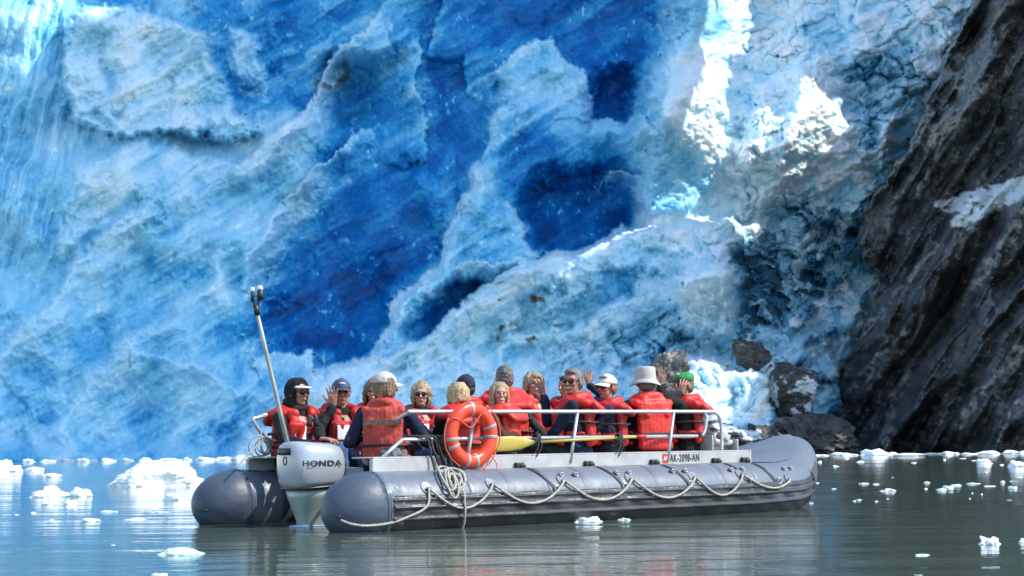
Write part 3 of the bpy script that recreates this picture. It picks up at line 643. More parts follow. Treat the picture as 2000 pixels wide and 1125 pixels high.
for sy in (-1, 1):       # domed stern cones with a pleated collar band
    pts = []; rs = []
    for k in range(15):
        a = math.pi / 2 * k / 14; pts.append((.30 - .36 * math.cos(a) ** 1.15, sy * TY, TZ - .015 * math.cos(a))); rs.append(max(.002, (TR + .004) * math.sin(a) ** .92))
    pts.append((.34, sy * TY, TZ)); rs.append(TR + .004)
    bm = bmesh.new(); tube(bm, pts, rs, 48, caps=True)
    for v in bm.verts:
        th = math.atan2(v.co.z - TZ, v.co.y - sy * TY); w = sstep(.1, .32, v.co.x)
        v.co.y += .004 * w * math.sin(th * 26) * math.cos(th); v.co.z += .004 * w * math.sin(th * 26) * math.sin(th)
    obj("stern_cone", bm, M_CONE, boat)
    for xx, rr_ in ((.345, .008), (.37, .006)):
        bm = bmesh.new(); tube(bm, [(xx, sy * TY + (TR + .001) * math.cos(a * math.pi / 24), TZ + (TR + .001) * math.sin(a * math.pi / 24)) for a in range(48)], rr_, 6, closed=True); obj("cone_seam", bm, M_CONE, boat)
# reinforced patches on the far tube behind the motor
def shell(name, x0, x1, sy, a0, a1, off, m, nx=60, na=16, rib=None, parent=boat, zoff=0.0):
    """piece wrapped on a side tube between two angles (0 = outboard, 90 = top)"""
    bm = bmesh.new(); g = []
    for i in range(nx + 1):
        x = x0 + (x1 - x0) * i / nx; c = path_at(x, sy); row = []
        for j in range(na + 1):
            a = R(a0 + (a1 - a0) * j / na); r = rad_at(c[0]) + off + (rib(a0 + (a1 - a0) * j / na, x) if rib else 0)
            nrm = Vector((c[1].y * sy * -1, c[1].x * sy * 1, 0)) if True else None
            nrm = Vector((-c[1].y, c[1].x, 0)).normalized(); nrm = nrm if nrm.y * sy > 0 or abs(c[0].y) < .02 else -nrm
            row.append(bm.verts.new(c[0] + nrm * math.cos(a) * r + Vector((0, 0, math.sin(a) * r))))
        g.append(row)
    for i in range(nx):
        for j in range(na): bm.faces.new((g[i][j], g[i + 1][j], g[i + 1][j + 1], g[i][j + 1]))
    bmesh.ops.recalc_face_normals(bm, faces=bm.faces)
    return obj(name, bm, m, parent)
half = len(BPATH) // 2
_sarc = [0.0]
for k in range(1, len(BPATH)): _sarc.append(_sarc[-1] + (BPATH[k] - BPATH[k - 1]).length)
def path_at(s, sy):
    """point and tangent; s is distance along the tube, starting at the stern (x = s there)"""
    d = max(0, s - BPATH[0].x); k = 0
    while k < len(_sarc) - 2 and _sarc[k + 1] < d: k += 1
    t = (d - _sarc[k]) / (_sarc[k + 1] - _sarc[k]); p = BPATH[k].lerp(BPATH[k + 1], t); tg = (BPATH[k + 1] - BPATH[k]).normalized()
    if s < BPATH[0].x: p = Vector((s, -TY, TZ))
    if sy > 0: p = Vector((p.x, -p.y, p.z)); tg = Vector((tg.x, -tg.y, tg.z))
    return p, tg
def surf(s, ang, sy=-1, off=0.0):
    c, tg = path_at(s, sy); nrm = Vector((-tg.y, tg.x, 0)).normalized()
    if nrm.y * sy < 0: nrm = -nrm
    r = rad_at(c) + off; a = R(ang); return c + nrm * math.cos(a) * r + Vector((0, 0, math.sin(a) * r))
def rib(a, x):
    return .021 * (math.exp(-((a + 17) / 2.4) ** 2) + math.exp(-((a - 1) / 2.2) ** 2) + .7 * math.exp(-((a - 13) / 2.0) ** 2)) + .003 * math.sin(x * 19 + a * .2)
shell("side_guard", .39, 5.75, -1, -88, 20, .006, M_BLK, 150, 60, rib)
shell("side_guard", .39, 5.75, 1, -88, 20, .006, M_BLK, 80, 40, rib)
shell("wear_patch", .66, 1.9, 1, 22, 215, .007, M_DKF, 16, 24)
shell("bow_patch", 5.76, 6.25, -1, -95, 26, .007, M_DKF, 12, 24)
shell("bow_patch", 5.76, 6.25, 1, -95, 26, .007, M_DKF, 12, 24)
sg = lambda s, a: surf(s, a, -1, .012)
bm = bmesh.new(); pts_ = [sg(s_, a_) for s_, a_ in ((5.76, -70), (5.77, -40), (5.77, 0), (5.76, 22))]; tube(bm, smooth_path(pts_, 6), .012, 6); obj("guard_end_seam", bm, M_BLK, boat)
for s0_ in seams[1:] + [1.62, 2.47, 3.32, 4.2]:
    for sy in (-1, 1): shell("seam_band", s0_ - .022, s0_ + .022, sy, 18, 165, .0022, M_BAND, 3, 20)
for sy in (-1, 1):
    shell("cone_collar", .355, .50, sy, -60, 200, .0045, M_CONE2, 6, 40, lambda a, x: .0018 * math.sin(a * .9) * (1 if x < .46 else .3))
# fabric spray deck closing the bow between the tubes
bm = bmesh.new(); g_ = []
for i in range(15):
    s_ = 5.25 + (7.05 - 5.25) * i / 14; p = surf(s_, 84, -1, .004); q = surf(s_, 84, 1, .004); g_.append([bm.verts.new(p.lerp(q, t) + Vector((0, 0, (.05 * sstep(0, 6, i) * sstep(14, 9, i)) * math.sin(t * math.pi)))) for t in [j / 8 for j in range(9)]])
for i in range(14):
    for j in range(8): bm.faces.new((g_[i][j], g_[i + 1][j], g_[i + 1][j + 1], g_[i][j + 1]))
obj("bow_spray_deck", bm, M_PVC, boat)
# hull, floor, transom
bm = bmesh.new()
ks = [(.95, .72), (2, .74), (3.6, .72), (4.8, .68), (5.5, .46), (6.0, .12), (6.2, .02)]
bot = [bm.verts.new((x, 0, -.12 + max(0, x - 5.2) * .22)) for x, w in ks]
Lf = [bm.verts.new((x, -w - .08, .0 + max(0, x - 5.2) * .16)) for x, w in ks]; Rt = [bm.verts.new((x, w + .08, .0 + max(0, x - 5.2) * .16)) for x, w in ks]
for k in range(len(ks) - 1):
    bm.faces.new((bot[k], bot[k + 1], Lf[k + 1], Lf[k])); bm.faces.new((bot[k + 1], bot[k], Rt[k], Rt[k + 1]))
obj("hull", bm, M_BLK, boat)
bm = bmesh.new(); box(bm, (2.85, 0, .085), (3.6, 1.56, .03), bev=.005); obj("deck", bm, M_DECK, boat)
bm = bmesh.new(); box(bm, (1.02, 0, .27), (.05, 1.62, .42), bev=.01); obj("transom", bm, M_ALP, boat)
# aluminium side frames with a chequer-plate ledge
FX0, FX1 = bx_from(724, -.93, .5), bx_from(1463, -.93, .5)
for sy in (-1, 1):
    bm = bmesh.new(); box(bm, ((FX0 + FX1) / 2, sy * .935, .512), (FX1 - FX0, .045, .105), bev=.004); fo = obj("side_frame", bm, M_ALP, boat, smooth=False)
    bm = bmesh.new(); box(bm, ((FX0 + FX1) / 2, sy * .80, .572), (FX1 - FX0 - .02, .30, .012), bev=.003); obj("frame_ledge", bm, M_ALP, fo, smooth=False)
    if sy < 0: side_fr = fo
    bm = bmesh.new(); box(bm, (FX1 - .008, sy * .935, .515), (.02, .05, .13), bev=.003); obj("frame_end_plate", bm, M_ALP, fo, smooth=False)
# registration number on the starboard frame
MS = Matrix.Rotation(R(90), 4, 'X')        # text upright facing starboard (-y)
xr = bx_from(1337, -.96, .51)
text_mesh("registration_number", "AK-2098-AN", .098, M_TXT, side_fr, Matrix.Translation((xr + .005, -.9595, .515)) @ MS, bold=.0016, sx=.66, spacing=1.12)
xd = bx_from(1300, -.96, .51); bm = bmesh.new(); box(bm, (xd, -.9585, .515), (.075, .002, .085)); dc = obj("red_decal", bm, M_RED, side_fr, smooth=False)
text_mesh("decal_mark", "A3", .05, M_WHITE, dc, Matrix.Translation((xd, -.9605, .515)) @ MS, bold=.001, sx=.8)
# rails
def rail(name, pts, r=.0165, n_=8, m=None, parent=boat, sm=True):
    bm = bmesh.new(); tube(bm, smooth_path(pts, n_) if sm else pts, r, 12); return obj(name, bm, m or M_ALU, parent)
YR = -.90; zt, zl = .945, .718
xa, xb = bx_from(822, YR, zt), bx_from(1378, YR, zt); xla, xlb = bx_from(790, YR, zl), bx_from(1362, YR, zl)
rail("top_rail", [(xa - .02, YR + .30, zt - .06), (xa - .03, YR + .14, zt - .01), (xa + .02, YR + .02, zt), (xa + .12, YR, zt), (xb - .12, YR, zt), (xb - .03, YR, zt - .008), (xb + .005, YR, zt - .06), (xb - .01, YR, zt - .16), (xb - .05, YR, zl)])
rail("lower_rail", [(xla - .04, YR, zl - .01), (xla, YR, zl), (xlb, YR, zl)], .015, sm=False)
def post(px_t, px_b, yb=-.9585, name="rail_post"):
    xt, xq_ = bx_from(px_t, YR, zt), bx_from(px_b, yb, .50)
    rail(name, [(xq_, yb, .50), (xt, YR, zt - .005)], .0145, sm=False)
post(1128, 1114); post(1316, 1304); post(927, 912)
rail("rail_strut", [(bx_from(742, -.93, .56), -.93, .56), (xla - .02, YR, zl)], .0145, sm=False)
# low bow hoop and mooring bracket
xh = bx_from(1408, -.80, .60)
rail("bow_hoop", [(xb - .03, YR + .03, zt - .0), (xb + .10, YR + .08, zt - .005), (xh - .07, -.82, .925), (xh, -.80, .85), (xh + .015, -.80, .72), (xh + .01, -.80, .575)])
rail("bow_hoop", [(xb - .03, -YR - .03, zt), (xb + .10, -YR - .08, zt - .005), (xh - .07, .82, .925), (xh, .80, .85), (xh + .015, .80, .72), (xh + .01, .80, .575)])
bm = bmesh.new()
x1_, x2_ = bx_from(1378, -.7, .6), bx_from(1428, -.7, .6)
box(bm, (x1_, -.72, .65), (.02, .16, .15), bev=.008); box(bm, (x2_, -.72, .63), (.02, .14, .11), bev=.008); box(bm, ((x1_ + x2_) / 2, -.66, .60), (x2_ - x1_, .02, .06), bev=.003)
tube(bm, [(x1_, -.72, .665), (x2_, -.72, .645)], .03, 12); obj("mooring_bracket", bm, M_ALP, boat)
bm = bmesh.new(); box(bm, (x2_ - .13, -.72, .705), (.10, .10, .06), Matrix.Rotation(.5, 3, 'Y'), bev=.01); obj("bow_cleat", bm, M_ALP, boat)
# far side rails, the stern end shows left of the motor
YF = .88
ps = bpix(545, 893, YF); pt = bpix(497, 826, YF)
pe = bpix(503, 812, YF); xf = bx_from(1200, YF, zt)
rail("top_rail", [ps, pt, (pt.x + .035, YF, pt.z + .045), (pt.x + .12, YF, pt.z + .06), (pt.x + .5, YF, zt), (xf, YF, zt)], .0175)

rail("lower_rail", [(pt.x + .10, YF, zl), (xf, YF, zl)], .015, sm=False)
for px_ in (640, 800, 960, 1120): x_ = bx_from(px_, YF, .8); rail("rail_post", [(x_, .93, .56), (x_, YF, zt)], .0145, sm=False)
# webbing straps over the tube, with their ratchet buckles
for k, px_ in enumerate((1013, 1148, 1276, 1397, 1453)):
    x_ = bx_from(px_, -.96, .48); bm = bmesh.new()
    for (dx1, w_, a_end, k2) in ((.17 if k < 4 else .12, .018, 14, 0), (.06, .016, 50, 1)):
        A = []
        for j in range(15):
            t = j / 14; ang = 78 - (78 - a_end) * t; c = x_ + dx1 * t ** 1.2
            p, q_ = surf(c - w_, ang, -1, .007 + .002 * k2), surf(c + w_, ang, -1, .007 + .002 * k2); A.append((bm.verts.new(p), bm.verts.new(q_)))
        for j in range(14): bm.faces.new((A[j][0], A[j + 1][0], A[j + 1][1], A[j][1]))
    so_ = obj("hold_down_strap", bm, M_STRAP, boat)
    bm = bmesh.new(); box(bm, (x_ - .005, -.975, .488), (.085, .035, .045), bev=.006); box(bm, (x_ + .02, -.99, .468), (.05, .02, .05), Matrix.Rotation(.4, 3, 'X'), bev=.004); obj("ratchet_buckle", bm, M_TXT, so_)
    c1_b = surf(x_ + .155, 22, -1, .012); bm = bmesh.new(); tube(bm, [c1_b + Vector((.028 * math.cos(a), -.004, .028 * math.sin(a))) for a in [i * math.pi / 6 for i in range(12)]], .005, 6, closed=True); obj("strap_ring", bm, M_ALU, so_)
    bm = bmesh.new(); g_ = [[bm.verts.new(surf(x_ + .155 + dx_, a_, -1, .0065)) for a_ in (26, 10, -6)] for dx_ in (-.04, .04)]
    for j in range(2): bm.faces.new((g_[0][j], g_[1][j], g_[1][j + 1], g_[0][j + 1]))
    obj("strap_patch", bm, M_DKF, so_)
# small tie eyes on the tube's crown
for px_ in (1088, 1116, 1196, 1220, 1305, 1330, 1420, 1442, 1517, 1536):
    s_ = bx_from(px_, -1.15, .42) if px_ < 1500 else bx_from(px_, -1.05, .5) ; c = surf(s_, 50, -1, .008)
    bm = bmesh.new(); ell(bm, c, (.03, .018, .018)); eo = obj("tie_eye", bm, M_DKF, boat); bm = bmesh.new(); tube(bm, [c + Vector((.02 * math.cos(a) + .01, -.016, .014 * math.sin(a) + .004)) for a in [i * math.pi / 5 for i in range(10)]], .004, 5, closed=True); obj("eye_ring", bm, M_ALU, eo)
# life line in scallops, on pale anchor patches
anch = [surf(bx_from(838, -1.28, .25), 20)]
AN = []
for px_, py_ in ((838, 957), (965, 948), (1105, 942), (1237, 938), (1360, 935), (1452, 930)):
    s_ = bx_from(px_, -1.27, .26); best = min(range(0, 60), key=lambda a: abs(proj(bw(*surf(s_, a)))[1] - py_)); AN.append((s_, best))
AN.append((bx_from(1528, -1.15, .4), 22))
bm = bmesh.new()
def conep(a_, ph):
    a_, ph = R(a_), R(ph); r_ = .289 * math.sin(a_) ** .92 + .012; return Vector((.30 - .36 * math.cos(a_) ** 1.15, -TY - r_ * math.cos(ph), TZ + r_ * math.sin(ph)))
def scallop(bm, s0, a0, s1, a1, sag, r=.0105):
    pts = []
    for j in range(17):
        t = j / 16; a = a0 + (a1 - a0) * t - sag * 4 * t * (1 - t); pts.append(surf(s0 + (s1 - s0) * t, a, -1, .022 if rib is None else .026))
    tube(bm, pts, r, 8)
tube(bm, smooth_path([conep(28, -30), conep(45, -30), conep(65, -27), surf(.36, -22, -1, .012), surf(.52, -12, -1, .03), surf(.70, 2, -1, .026), surf(AN[0][0], AN[0][1], -1, .026)], 6), .0105, 8)
for k in range(len(AN) - 1): scallop(bm, AN[k][0], AN[k][1], AN[k + 1][0], AN[k + 1][1], 34 if k < 5 else 20)
ll = obj("life_line", bm, M_ROPE, boat)
for s_, a_ in AN:
    bm = bmesh.new(); g_ = []
    for i in range(13):
        t = 2 * math.pi * i / 12; g_.append(bm.verts.new(surf(s_ + .055 * math.cos(t), a_ + 4 + 11 * math.sin(t), -1, .009)))
    bm.faces.new(g_[:12]); po = obj("line_patch", bm, M_PVC, boat); bm = bmesh.new(); c = surf(s_, a_, -1, .02); ell(bm, c, (.03, .014, .014)); obj("line_guide", bm, M_DKF, po)
for sy_ in (-1, 1):
    bm = bmesh.new(); c = Vector((-.02 if sy_ < 0 else -.03, sy_ * TY - .11, TZ - .05)); ell(bm, c, (.03, .035, .012)); obj("cone_handle", bm, M_BLK, boat)
# starboard rope eye line running round the stern cone

# ------------------------------------------------------------------ outboard motor
M_COWL = mat("silver_motor_paint", (.36, .40, .43), .28, .15, coat=.6, var=(3, .04)); M_LEG = mat("silver_green_casting", (.33, .39, .37), .38, .2, var=(4, .12)); M_MBLK = mat("black_motor_trim", (.015, .015, .017), .4)
mo = empty("outboard_motor", OB + BF * .53 + Vector((0, 0, .0)), TH_B, label="big silver outboard motor mounted between the two stern cones", cat="outboard motor")
def loft(bm, secs, seg=36, pw=2.6, cap=True):
    """secs: (z, cx, cy, half length, half width, tilt)"""
    rg = []
    for (z, cx, cy, a, b_, tl) in secs:
        row = []
        for s in range(seg):
            t = 2 * math.pi * s / seg; c, s_ = math.cos(t), math.sin(t)
            x = a * math.copysign(abs(c) ** (2 / pw), c); y = b_ * math.copysign(abs(s_) ** (2 / pw), s_)
            row.append(bm.verts.new((cx + x, cy + y, z + tl * x)))
        rg.append(row)
    for k in range(len(rg) - 1):
        for s in range(seg): bm.faces.new((rg[k][s], rg[k][(s + 1) % seg], rg[k + 1][(s + 1) % seg], rg[k + 1][s]))
    if cap: bm.faces.new(rg[0][::-1]); bm.faces.new(rg[-1])
bm = bmesh.new(); loft(bm, [(.335, -.06, 0, .235, .195, .06), (.38, -.05, 0, .262, .215, .05), (.46, -.05, 0, .282, .225, .03), (.56, -.055, 0, .282, .222, 0), (.62, -.06, 0, .272, .212, -.02), (.665, -.065, 0, .25, .190, -.05), (.692, -.07, 0, .215, .150, -.07), (.70, -.07, 0, .15, .10, -.08)], pw=3.0)
cw = obj("cowling", bm, M_COWL, mo)
bm = bmesh.new(); loft(bm, [(.318, -.05, 0, .242, .205, .06), (.338, -.05, 0, .252, .212, .06)], pw=3.0); obj("cowling_seam", bm, M_MBLK, cw)
bm = bmesh.new(); loft(bm, [(.600, -.325, 0, .03, .10, 0), (.655, -.312, 0, .03, .10, 0)], 20); obj("air_intake", bm, M_MBLK, cw)
text_mesh("lettering", "HONDA", .064, M_TXT, cw, Matrix.Translation((-.100, -.2275, .525)) @ MS, bold=.0016, sx=1.55, extrude=.001, spacing=1.12)
bm = bmesh.new(); tube(bm, [(-.338, -.03 + .024 * math.cos(a), .55 + .034 * math.sin(a)) for a in [i * math.pi / 10 for i in range(20)]], .004, 6, closed=True); obj("rear_emblem", bm, M_TXT, cw)
bm = bmesh.new(); loft(bm, [(.322, -.04, 0, .235, .19, .05), (.24, -.03, 0, .225, .175, .02), (.16, -.02, 0, .21, .14, 0), (.05, .0, 0, .19, .11, 0), (-.10, .0, 0, .17, .08, 0), (-.25, .02, 0, .15, .05, 0)], pw=2.4); obj("midsection", bm, M_LEG, mo)
bm = bmesh.new(); box(bm, (.30, 0, .17), (.12, .30, .36), bev=.03); box(bm, (.27, -.12, .20), (.22, .05, .20), bev=.02); obj("mounting_bracket", bm, M_MBLK, mo)
bm = bmesh.new(); loft(bm, [(-.002, -.03, 0, .24, .11, 0), (.012, -.03, 0, .235, .105, 0)], 28, 2.2); obj("splash_plate", bm, mat("blue_grey_plate", (.12, .22, .36), .4), mo)
bm = bmesh.new(); ell(bm, (.12, -.148, .285), (.012, .008, .018)); obj("cowl_latch", bm, M_ALU, mo)
bm = bmesh.new(); ell(bm, (-.10, -.085, .06), (.012, .01, .012)); obj("water_outlet", bm, M_MBLK, mo)

# ------------------------------------------------------------------ light pole
pb, ptp = at(566, 885, 15.5), at(500, 602, 15.4)
M_POLE = mat("dull_metal_pole", (.36, .355, .33), .45, .4, var=(10, .15)); M_LENS = mat("clear_lens", (.75, .78, .80), .15)
bm = bmesh.new(); pv = ptp - pb; tube(bm, [Vector((0, 0, 0)), pv * .3, pv * .7, pv], [.021, .019, .0175, .016], 12); lp = obj("light_pole", bm, M_POLE); lp.location = pb
tag(lp, "tall slanting metal light pole rising behind the outboard motor", "light pole")
bm = bmesh.new(); tube(bm, [pv - pv.normalized() * .06, pv + pv.normalized() * .03], .024, 10); obj("clamp", bm, M_MBLK, lp)
for (u, v, s_) in ((493, 568, .9), (508, 565, 1.1)):
    c = at(u, v, 15.4) - pb; base = pv + Vector((.0, 0, -.01)) ; bm = bmesh.new(); tube(bm, [base, c - Vector((0, 0, .075))], .010 * s_, 8); tube(bm, [c - Vector((0, 0, .09)), c - Vector((0, 0, .005))], .020 * s_ + (.004 if s_ > 1 else -.004), 12); lo_ = obj("lamp_housing", bm, M_MBLK, lp)
    bm = bmesh.new(); tube(bm, [c - Vector((0, 0, .008)), c + Vector((0, 0, .02)), c + Vector((0, 0, .03))], [.022 * s_, .020 * s_, .012 * s_], 12); obj("lens", bm, M_LENS, lo_)

# ------------------------------------------------------------------ life ring on the rail
M_RING = mat("orange_ring_vinyl", (.72, .055, .018), .32, bump=(7, .3, .01), var=(3, .1)); M_TAPE = mat("silver_reflective_tape", (.34, .335, .32), .5, .2, bump=(60, .3, .002)); M_ORROPE = mat("orange_cord", (.60, .11, .05), .7)
rc = bpix(920, 850, -.985); lr = empty("life_ring", bw(*rc), TH_B, label="orange life ring with silver tape hanging on the side rail", cat="life ring")
Ra, ra = .212, .062
def ringp(t, out=0.0, ph=0.0): return Vector(((Ra + out * math.cos(ph)) * math.cos(t), -out * math.sin(ph) , (Ra + out * math.cos(ph)) * math.sin(t) * 1.02))
bm = bmesh.new(); tube(bm, [ringp(2 * math.pi * k / 64) for k in range(64)], [ra * (1 + .02 * math.sin(k * .785)) for k in range(64)], 20, closed=True)
for v in bm.verts: v.co.y *= .85
obj("ring_body", bm, M_RING, lr)
for deg in (92, 20, 356, 188, 204, 255, 280):
    t0 = R(deg); bm = bmesh.new(); tube(bm, [ringp(t0 + d * .03) for d in (-2, -1, 0, 1, 2)], [ra * 1.035] * 5, 20, caps=True)
    for v in bm.verts: v.co.y *= .86
    obj("reflective_tape", bm, M_TAPE, lr)
bm = bmesh.new(); hold = [R(d) for d in (60, 150, 240, 330)]
for k in range(4):
    t0, t1 = hold[k], hold[(k + 1) % 4] + (2 * math.pi if k == 3 else 0)
    pts = [Vector(((Ra + ra + .012 - (.11 * math.sin(math.pi * j / 12) if k in (0,) else -.015 * math.sin(math.pi * j / 12))) * math.cos(t0 + (t1 - t0) * j / 12), -.055 if k == 0 else -.02, (Ra + ra + .012 - (.22 * math.sin(math.pi * j / 12) if k == 0 else -.015 * math.sin(math.pi * j / 12))) * math.sin(t0 + (t1 - t0) * j / 12))) for j in range(13)]
    tube(bm, pts, .006, 6)
tube(bm, smooth_path([(.19, -.04, -.18), (.235, -.05, -.25), (.20, -.055, -.31), (.06, -.05, -.325), (-.05, -.04, -.30)], 6), .005, 6)
obj("grab_cord", bm, M_ORROPE, lr)
# ------------------------------------------------------------------ paddle lashed under the lower rail
M_YEL = mat("yellow_paddle_plastic", (.44, .33, .06), .45, var=(6, .12))
p0, p1_ = bpix(1000, 866, -.945), bpix(1262, 852, -.945); pd = (p1_ - p0)
pe0 = empty("paddle", bw(*p0), TH_B, label="yellow paddle with a red grip end lashed along the lower rail", cat="paddle")
bm = bmesh.new(); tube(bm, [pd * .15, pd * .92], .0125, 12); obj("shaft", bm, M_YEL, pe0)
bm = bmesh.new(); tube(bm, [pd * .92, pd * .995, pd], [.0165, .0165, .010], 12); obj("grip", bm, M_RED, pe0)
bm = bmesh.new(); dirp = pd.normalized(); rg = []
for (t, w_, th) in ((-.34, .020, .008), (-.32, .052, .012), (-.2, .064, .014), (0, .064, .016), (.10, .055, .02), (.17, .036, .022), (.24, .018, .016)):
    c = dirp * t; rg.append([bm.verts.new(c + Vector((0, th * math.sin(a), w_ * math.cos(a)))) for a in [i * math.pi / 8 for i in range(16)]])
for k in range(len(rg) - 1):
    for s in range(16): bm.faces.new((rg[k][s], rg[k][(s + 1) % 16], rg[k + 1][(s + 1) % 16], rg[k + 1][s]))
bm.faces.new(rg[0]); bm.faces.new(rg[-1][::-1]); obj("blade", bm, M_YEL, pe0)
for px_, lab in ((1046, "dark knotted lashing round rail and paddle, near the blade"), (1206, "dark knotted lashing round rail and paddle, near the red grip")):
    c = bpix(px_, 858, -.93); e_ = empty("lashing", bw(*c), TH_B, label=lab, cat="lashing"); bm = bmesh.new()
    for q in range(4):
        x_ = (q - 1.5) * .013; tube(bm, [(x_ + .01 * math.sin(a), -.012 + .034 * math.cos(a), .0 + .05 * math.sin(a)) for a in [i * math.pi / 7 for i in range(14)]], .006, 6, closed=True)
    obj("wrap", bm, M_STRAP, e_); bm = bmesh.new()
    tube(bm, smooth_path([(0, -.04, 0), (.03, -.05, -.05), (.01, -.04, -.10), (-.02, -.035, -.15)], 5), .006, 6); tube(bm, smooth_path([(0, -.04, .02), (-.03, -.05, .05), (-.01, -.05, .07)], 5), .005, 6); tube(bm, smooth_path([(0, -.04, -.02), (-.02, -.05, -.08), (-.05, -.04, -.12)], 5), .006, 6); obj("loose_end", bm, M_STRAP, e_)
# ------------------------------------------------------------------ ropes
cs = bx_from(880, -1.2, .4); cc = surf(cs, 42, -1, .02)
rp = random.Random(3); bm = bmesh.new(); pts = []
for q in range(9 * 20):
    a = q / 20 * 2 * math.pi; lo = q / 20; rx_ = .085 + .035 * math.sin(lo * 2.1) + .006 * rp.random(); ra_ = 21 + 6 * math.sin(lo * 1.7 + 1)
    s_ = cs + .05 * math.sin(lo * 1.3) + rx_ * math.cos(a) * (.7 + .3 * math.sin(lo)); an = 44 + 6 * math.sin(lo * 2.3) + ra_ * math.sin(a + .4)
    pts.append(surf(s_, an, -1, .018 + .010 * (q // 20 % 4)))
an = 30
for j in range(10): pts.append(surf(cs + .05 + .006 * math.sin(j), 26 - j * 7, -1, .03 + (.016 if j > 3 else 0)))
pts.append(surf(cs + .05, -46, -1, .05)); base_p = bw(*cc)
inv = [p - cc for p in pts]; tube(bm, inv, .0095, 7); ro_ = obj("rope_coil", bm, M_ROPE); ro_.location = base_p; ro_.rotation_euler = (0, 0, TH_B)
tag(ro_, "coil of pale rope hanging over the grey tube with its tail in the water", "rope")
c0 = bpix(850, 878, -.86); bm = bmesh.new()
for q in range(15):
    x0_ = -.16 + .02 * q + rp.uniform(-.01, .01); y0_ = -.05 + rp.uniform(-.04, .02); pts = [(x0_ - .12 * rp.random() - .04, y0_ + .05, .115), (x0_, y0_ - .02, .10), (x0_ + .02, y0_ - .05, .0), (x0_ + .05 + rp.uniform(-.02, .03), y0_ - .06, -.10), (x0_ + .10 + rp.uniform(-.03, .05), y0_ - .08, -.17 - .02 * rp.random()), (x0_ + .2 + rp.uniform(-.05, .05), y0_ - .07, -.20)]
    tube(bm, smooth_path(pts, 5), .0085, 6)
bo_ = obj("rope_bundle", bm, M_BROPE); bo_.location = bw(*c0); bo_.rotation_euler = (0, 0, TH_B); tag(bo_, "bundle of black ropes draped over the rail left of the life ring", "rope")
c0 = bpix(512, 872, .80); bm = bmesh.new()
for q in range(5): tube(bm, [(.05 * math.sin(q) + (.05 + .01 * q) * math.cos(a), .02 * math.sin(a + q), (.06 + .008 * q) * math.sin(a)) for a in [i * math.pi / 8 for i in range(16)]], .007, 6, closed=True)
tube(bm, smooth_path([(0.0, 0, .14), (-.06, -.02, .02), (-.22, -.03, -.12), (-.30, -.04, -.19)], 6), .007, 6)
so2 = obj("stern_rope", bm, M_ROPE); so2.location = bw(*c0); so2.rotation_euler = (0, 0, TH_B); tag(so2, "tangled tan rope tied to the far stern rail end", "rope")
# stores on the deck between stern seats
def bag(px_, py_, y_, s, m, lab, seed):
    c = bpix(px_, py_, y_); me = rock_mesh("gear_bag", s[0], s[1], s[2], seed, 4, .25, 1.4, .7); o = link_mesh("gear_bag", me, m); o.location = bw(*c); o.rotation_euler = (0, 0, TH_B); tag(o, lab, "bag", "gear bags on the deck")
bag(768, 888, -.45, (.13, .10, .10), mat("mottled_grey_bag", (.12, .13, .15), .6, bump=(18, .8, .02), var=(14, .9)), "grey mottled gear bag on the deck right of the driver", 3)
bag(730, 902, -.70, (.08, .10, .04), mat("pale_grey_case", (.3, .3, .3), .5, var=(9, .3)), "low grey pouch at the stern end of the side frame", 5)
# ------------------------------------------------------------------ people
def skin(c): return mat("skin", c, .5, bump=(60, .08, .002), var=(14, .07), sss=.15)
SK1, SK2, SK3 = skin((.42, .21, .145)), skin((.50, .27, .19)), skin((.36, .165, .11))
def cloth(name, c, b=.5, r=.8): return mat(name, c, r, bump=(13, b, .022), var=(9, .18), spec=.2)
CL = {"black": cloth("black_jacket_fabric", (.016, .016, .018)), "navy": cloth("navy_jacket_fabric", (.014, .022, .045)), "charcoal": cloth("charcoal_fabric", (.035, .035, .04)), "brown": cloth("brown_jacket_fabric", (.055, .03, .022)),
      "jeans": cloth("blue_denim", (.055, .115, .24), .6), "blacktr": cloth("dark_trouser_fabric", (.012, .012, .014)), "olive": cloth("dark_olive_fabric", (.03, .03, .02)), "purple": cloth("dark_slate_jacket_fabric", (.03, .03, .055))}
VR = mat("red_vest_fabric", (.50, .014, .010), .55, bump=(12, .35, .02), var=(7, .12)); VR2 = mat("orange_red_vest_fabric", (.62, .024, .013), .5, bump=(9, .28, .016), var=(6, .1)); VR4 = mat("dark_red_vest_fabric", (.40, .012, .012), .6, bump=(15, .45, .02), var=(8, .2)); VR3 = mat("dull_red_vest_fabric", (.42, .045, .03), .7, bump=(20, .6, .02), var=(8, .15))  # the driver's vest gets a duller red than the others
M_BELT = mat("black_belt_webbing", (.012, .012, .013), .6); M_REF = mat("grey_reflective_tape", (.55, .55, .53), .5, bump=(50, .4, .003), var=(30, .35)); M_SHOE = mat("dark_boot_rubber", (.015, .015, .016), .5)
M_GLS = mat("dark_sunglass_lens", (.006, .006, .007), .08); M_EYE = mat("eye_dark", (.03, .02, .015), .2); M_LIP = mat("lips", (.34, .09, .075), .45); M_TEETH = mat("teeth", (.7, .68, .62), .35)
def hairm(n_, c):
    m = mat(n_, c, .5, bump=(1.0, .8, .010), var=(1.0, .5)); nt_ = m.node_tree; tc_ = [q for q in nt_.nodes if q.type == 'TEX_COORD'][0]
    mp_ = nt_.nodes.new("ShaderNodeMapping"); mp_.inputs["Scale"].default_value = (95, 95, 14); nt_.links.new(tc_.outputs["Object"], mp_.inputs[0])
    for q in nt_.nodes:
        if q.type == 'TEX_NOISE': nt_.links.new(mp_.outputs[0], q.inputs["Vector"])
    return m
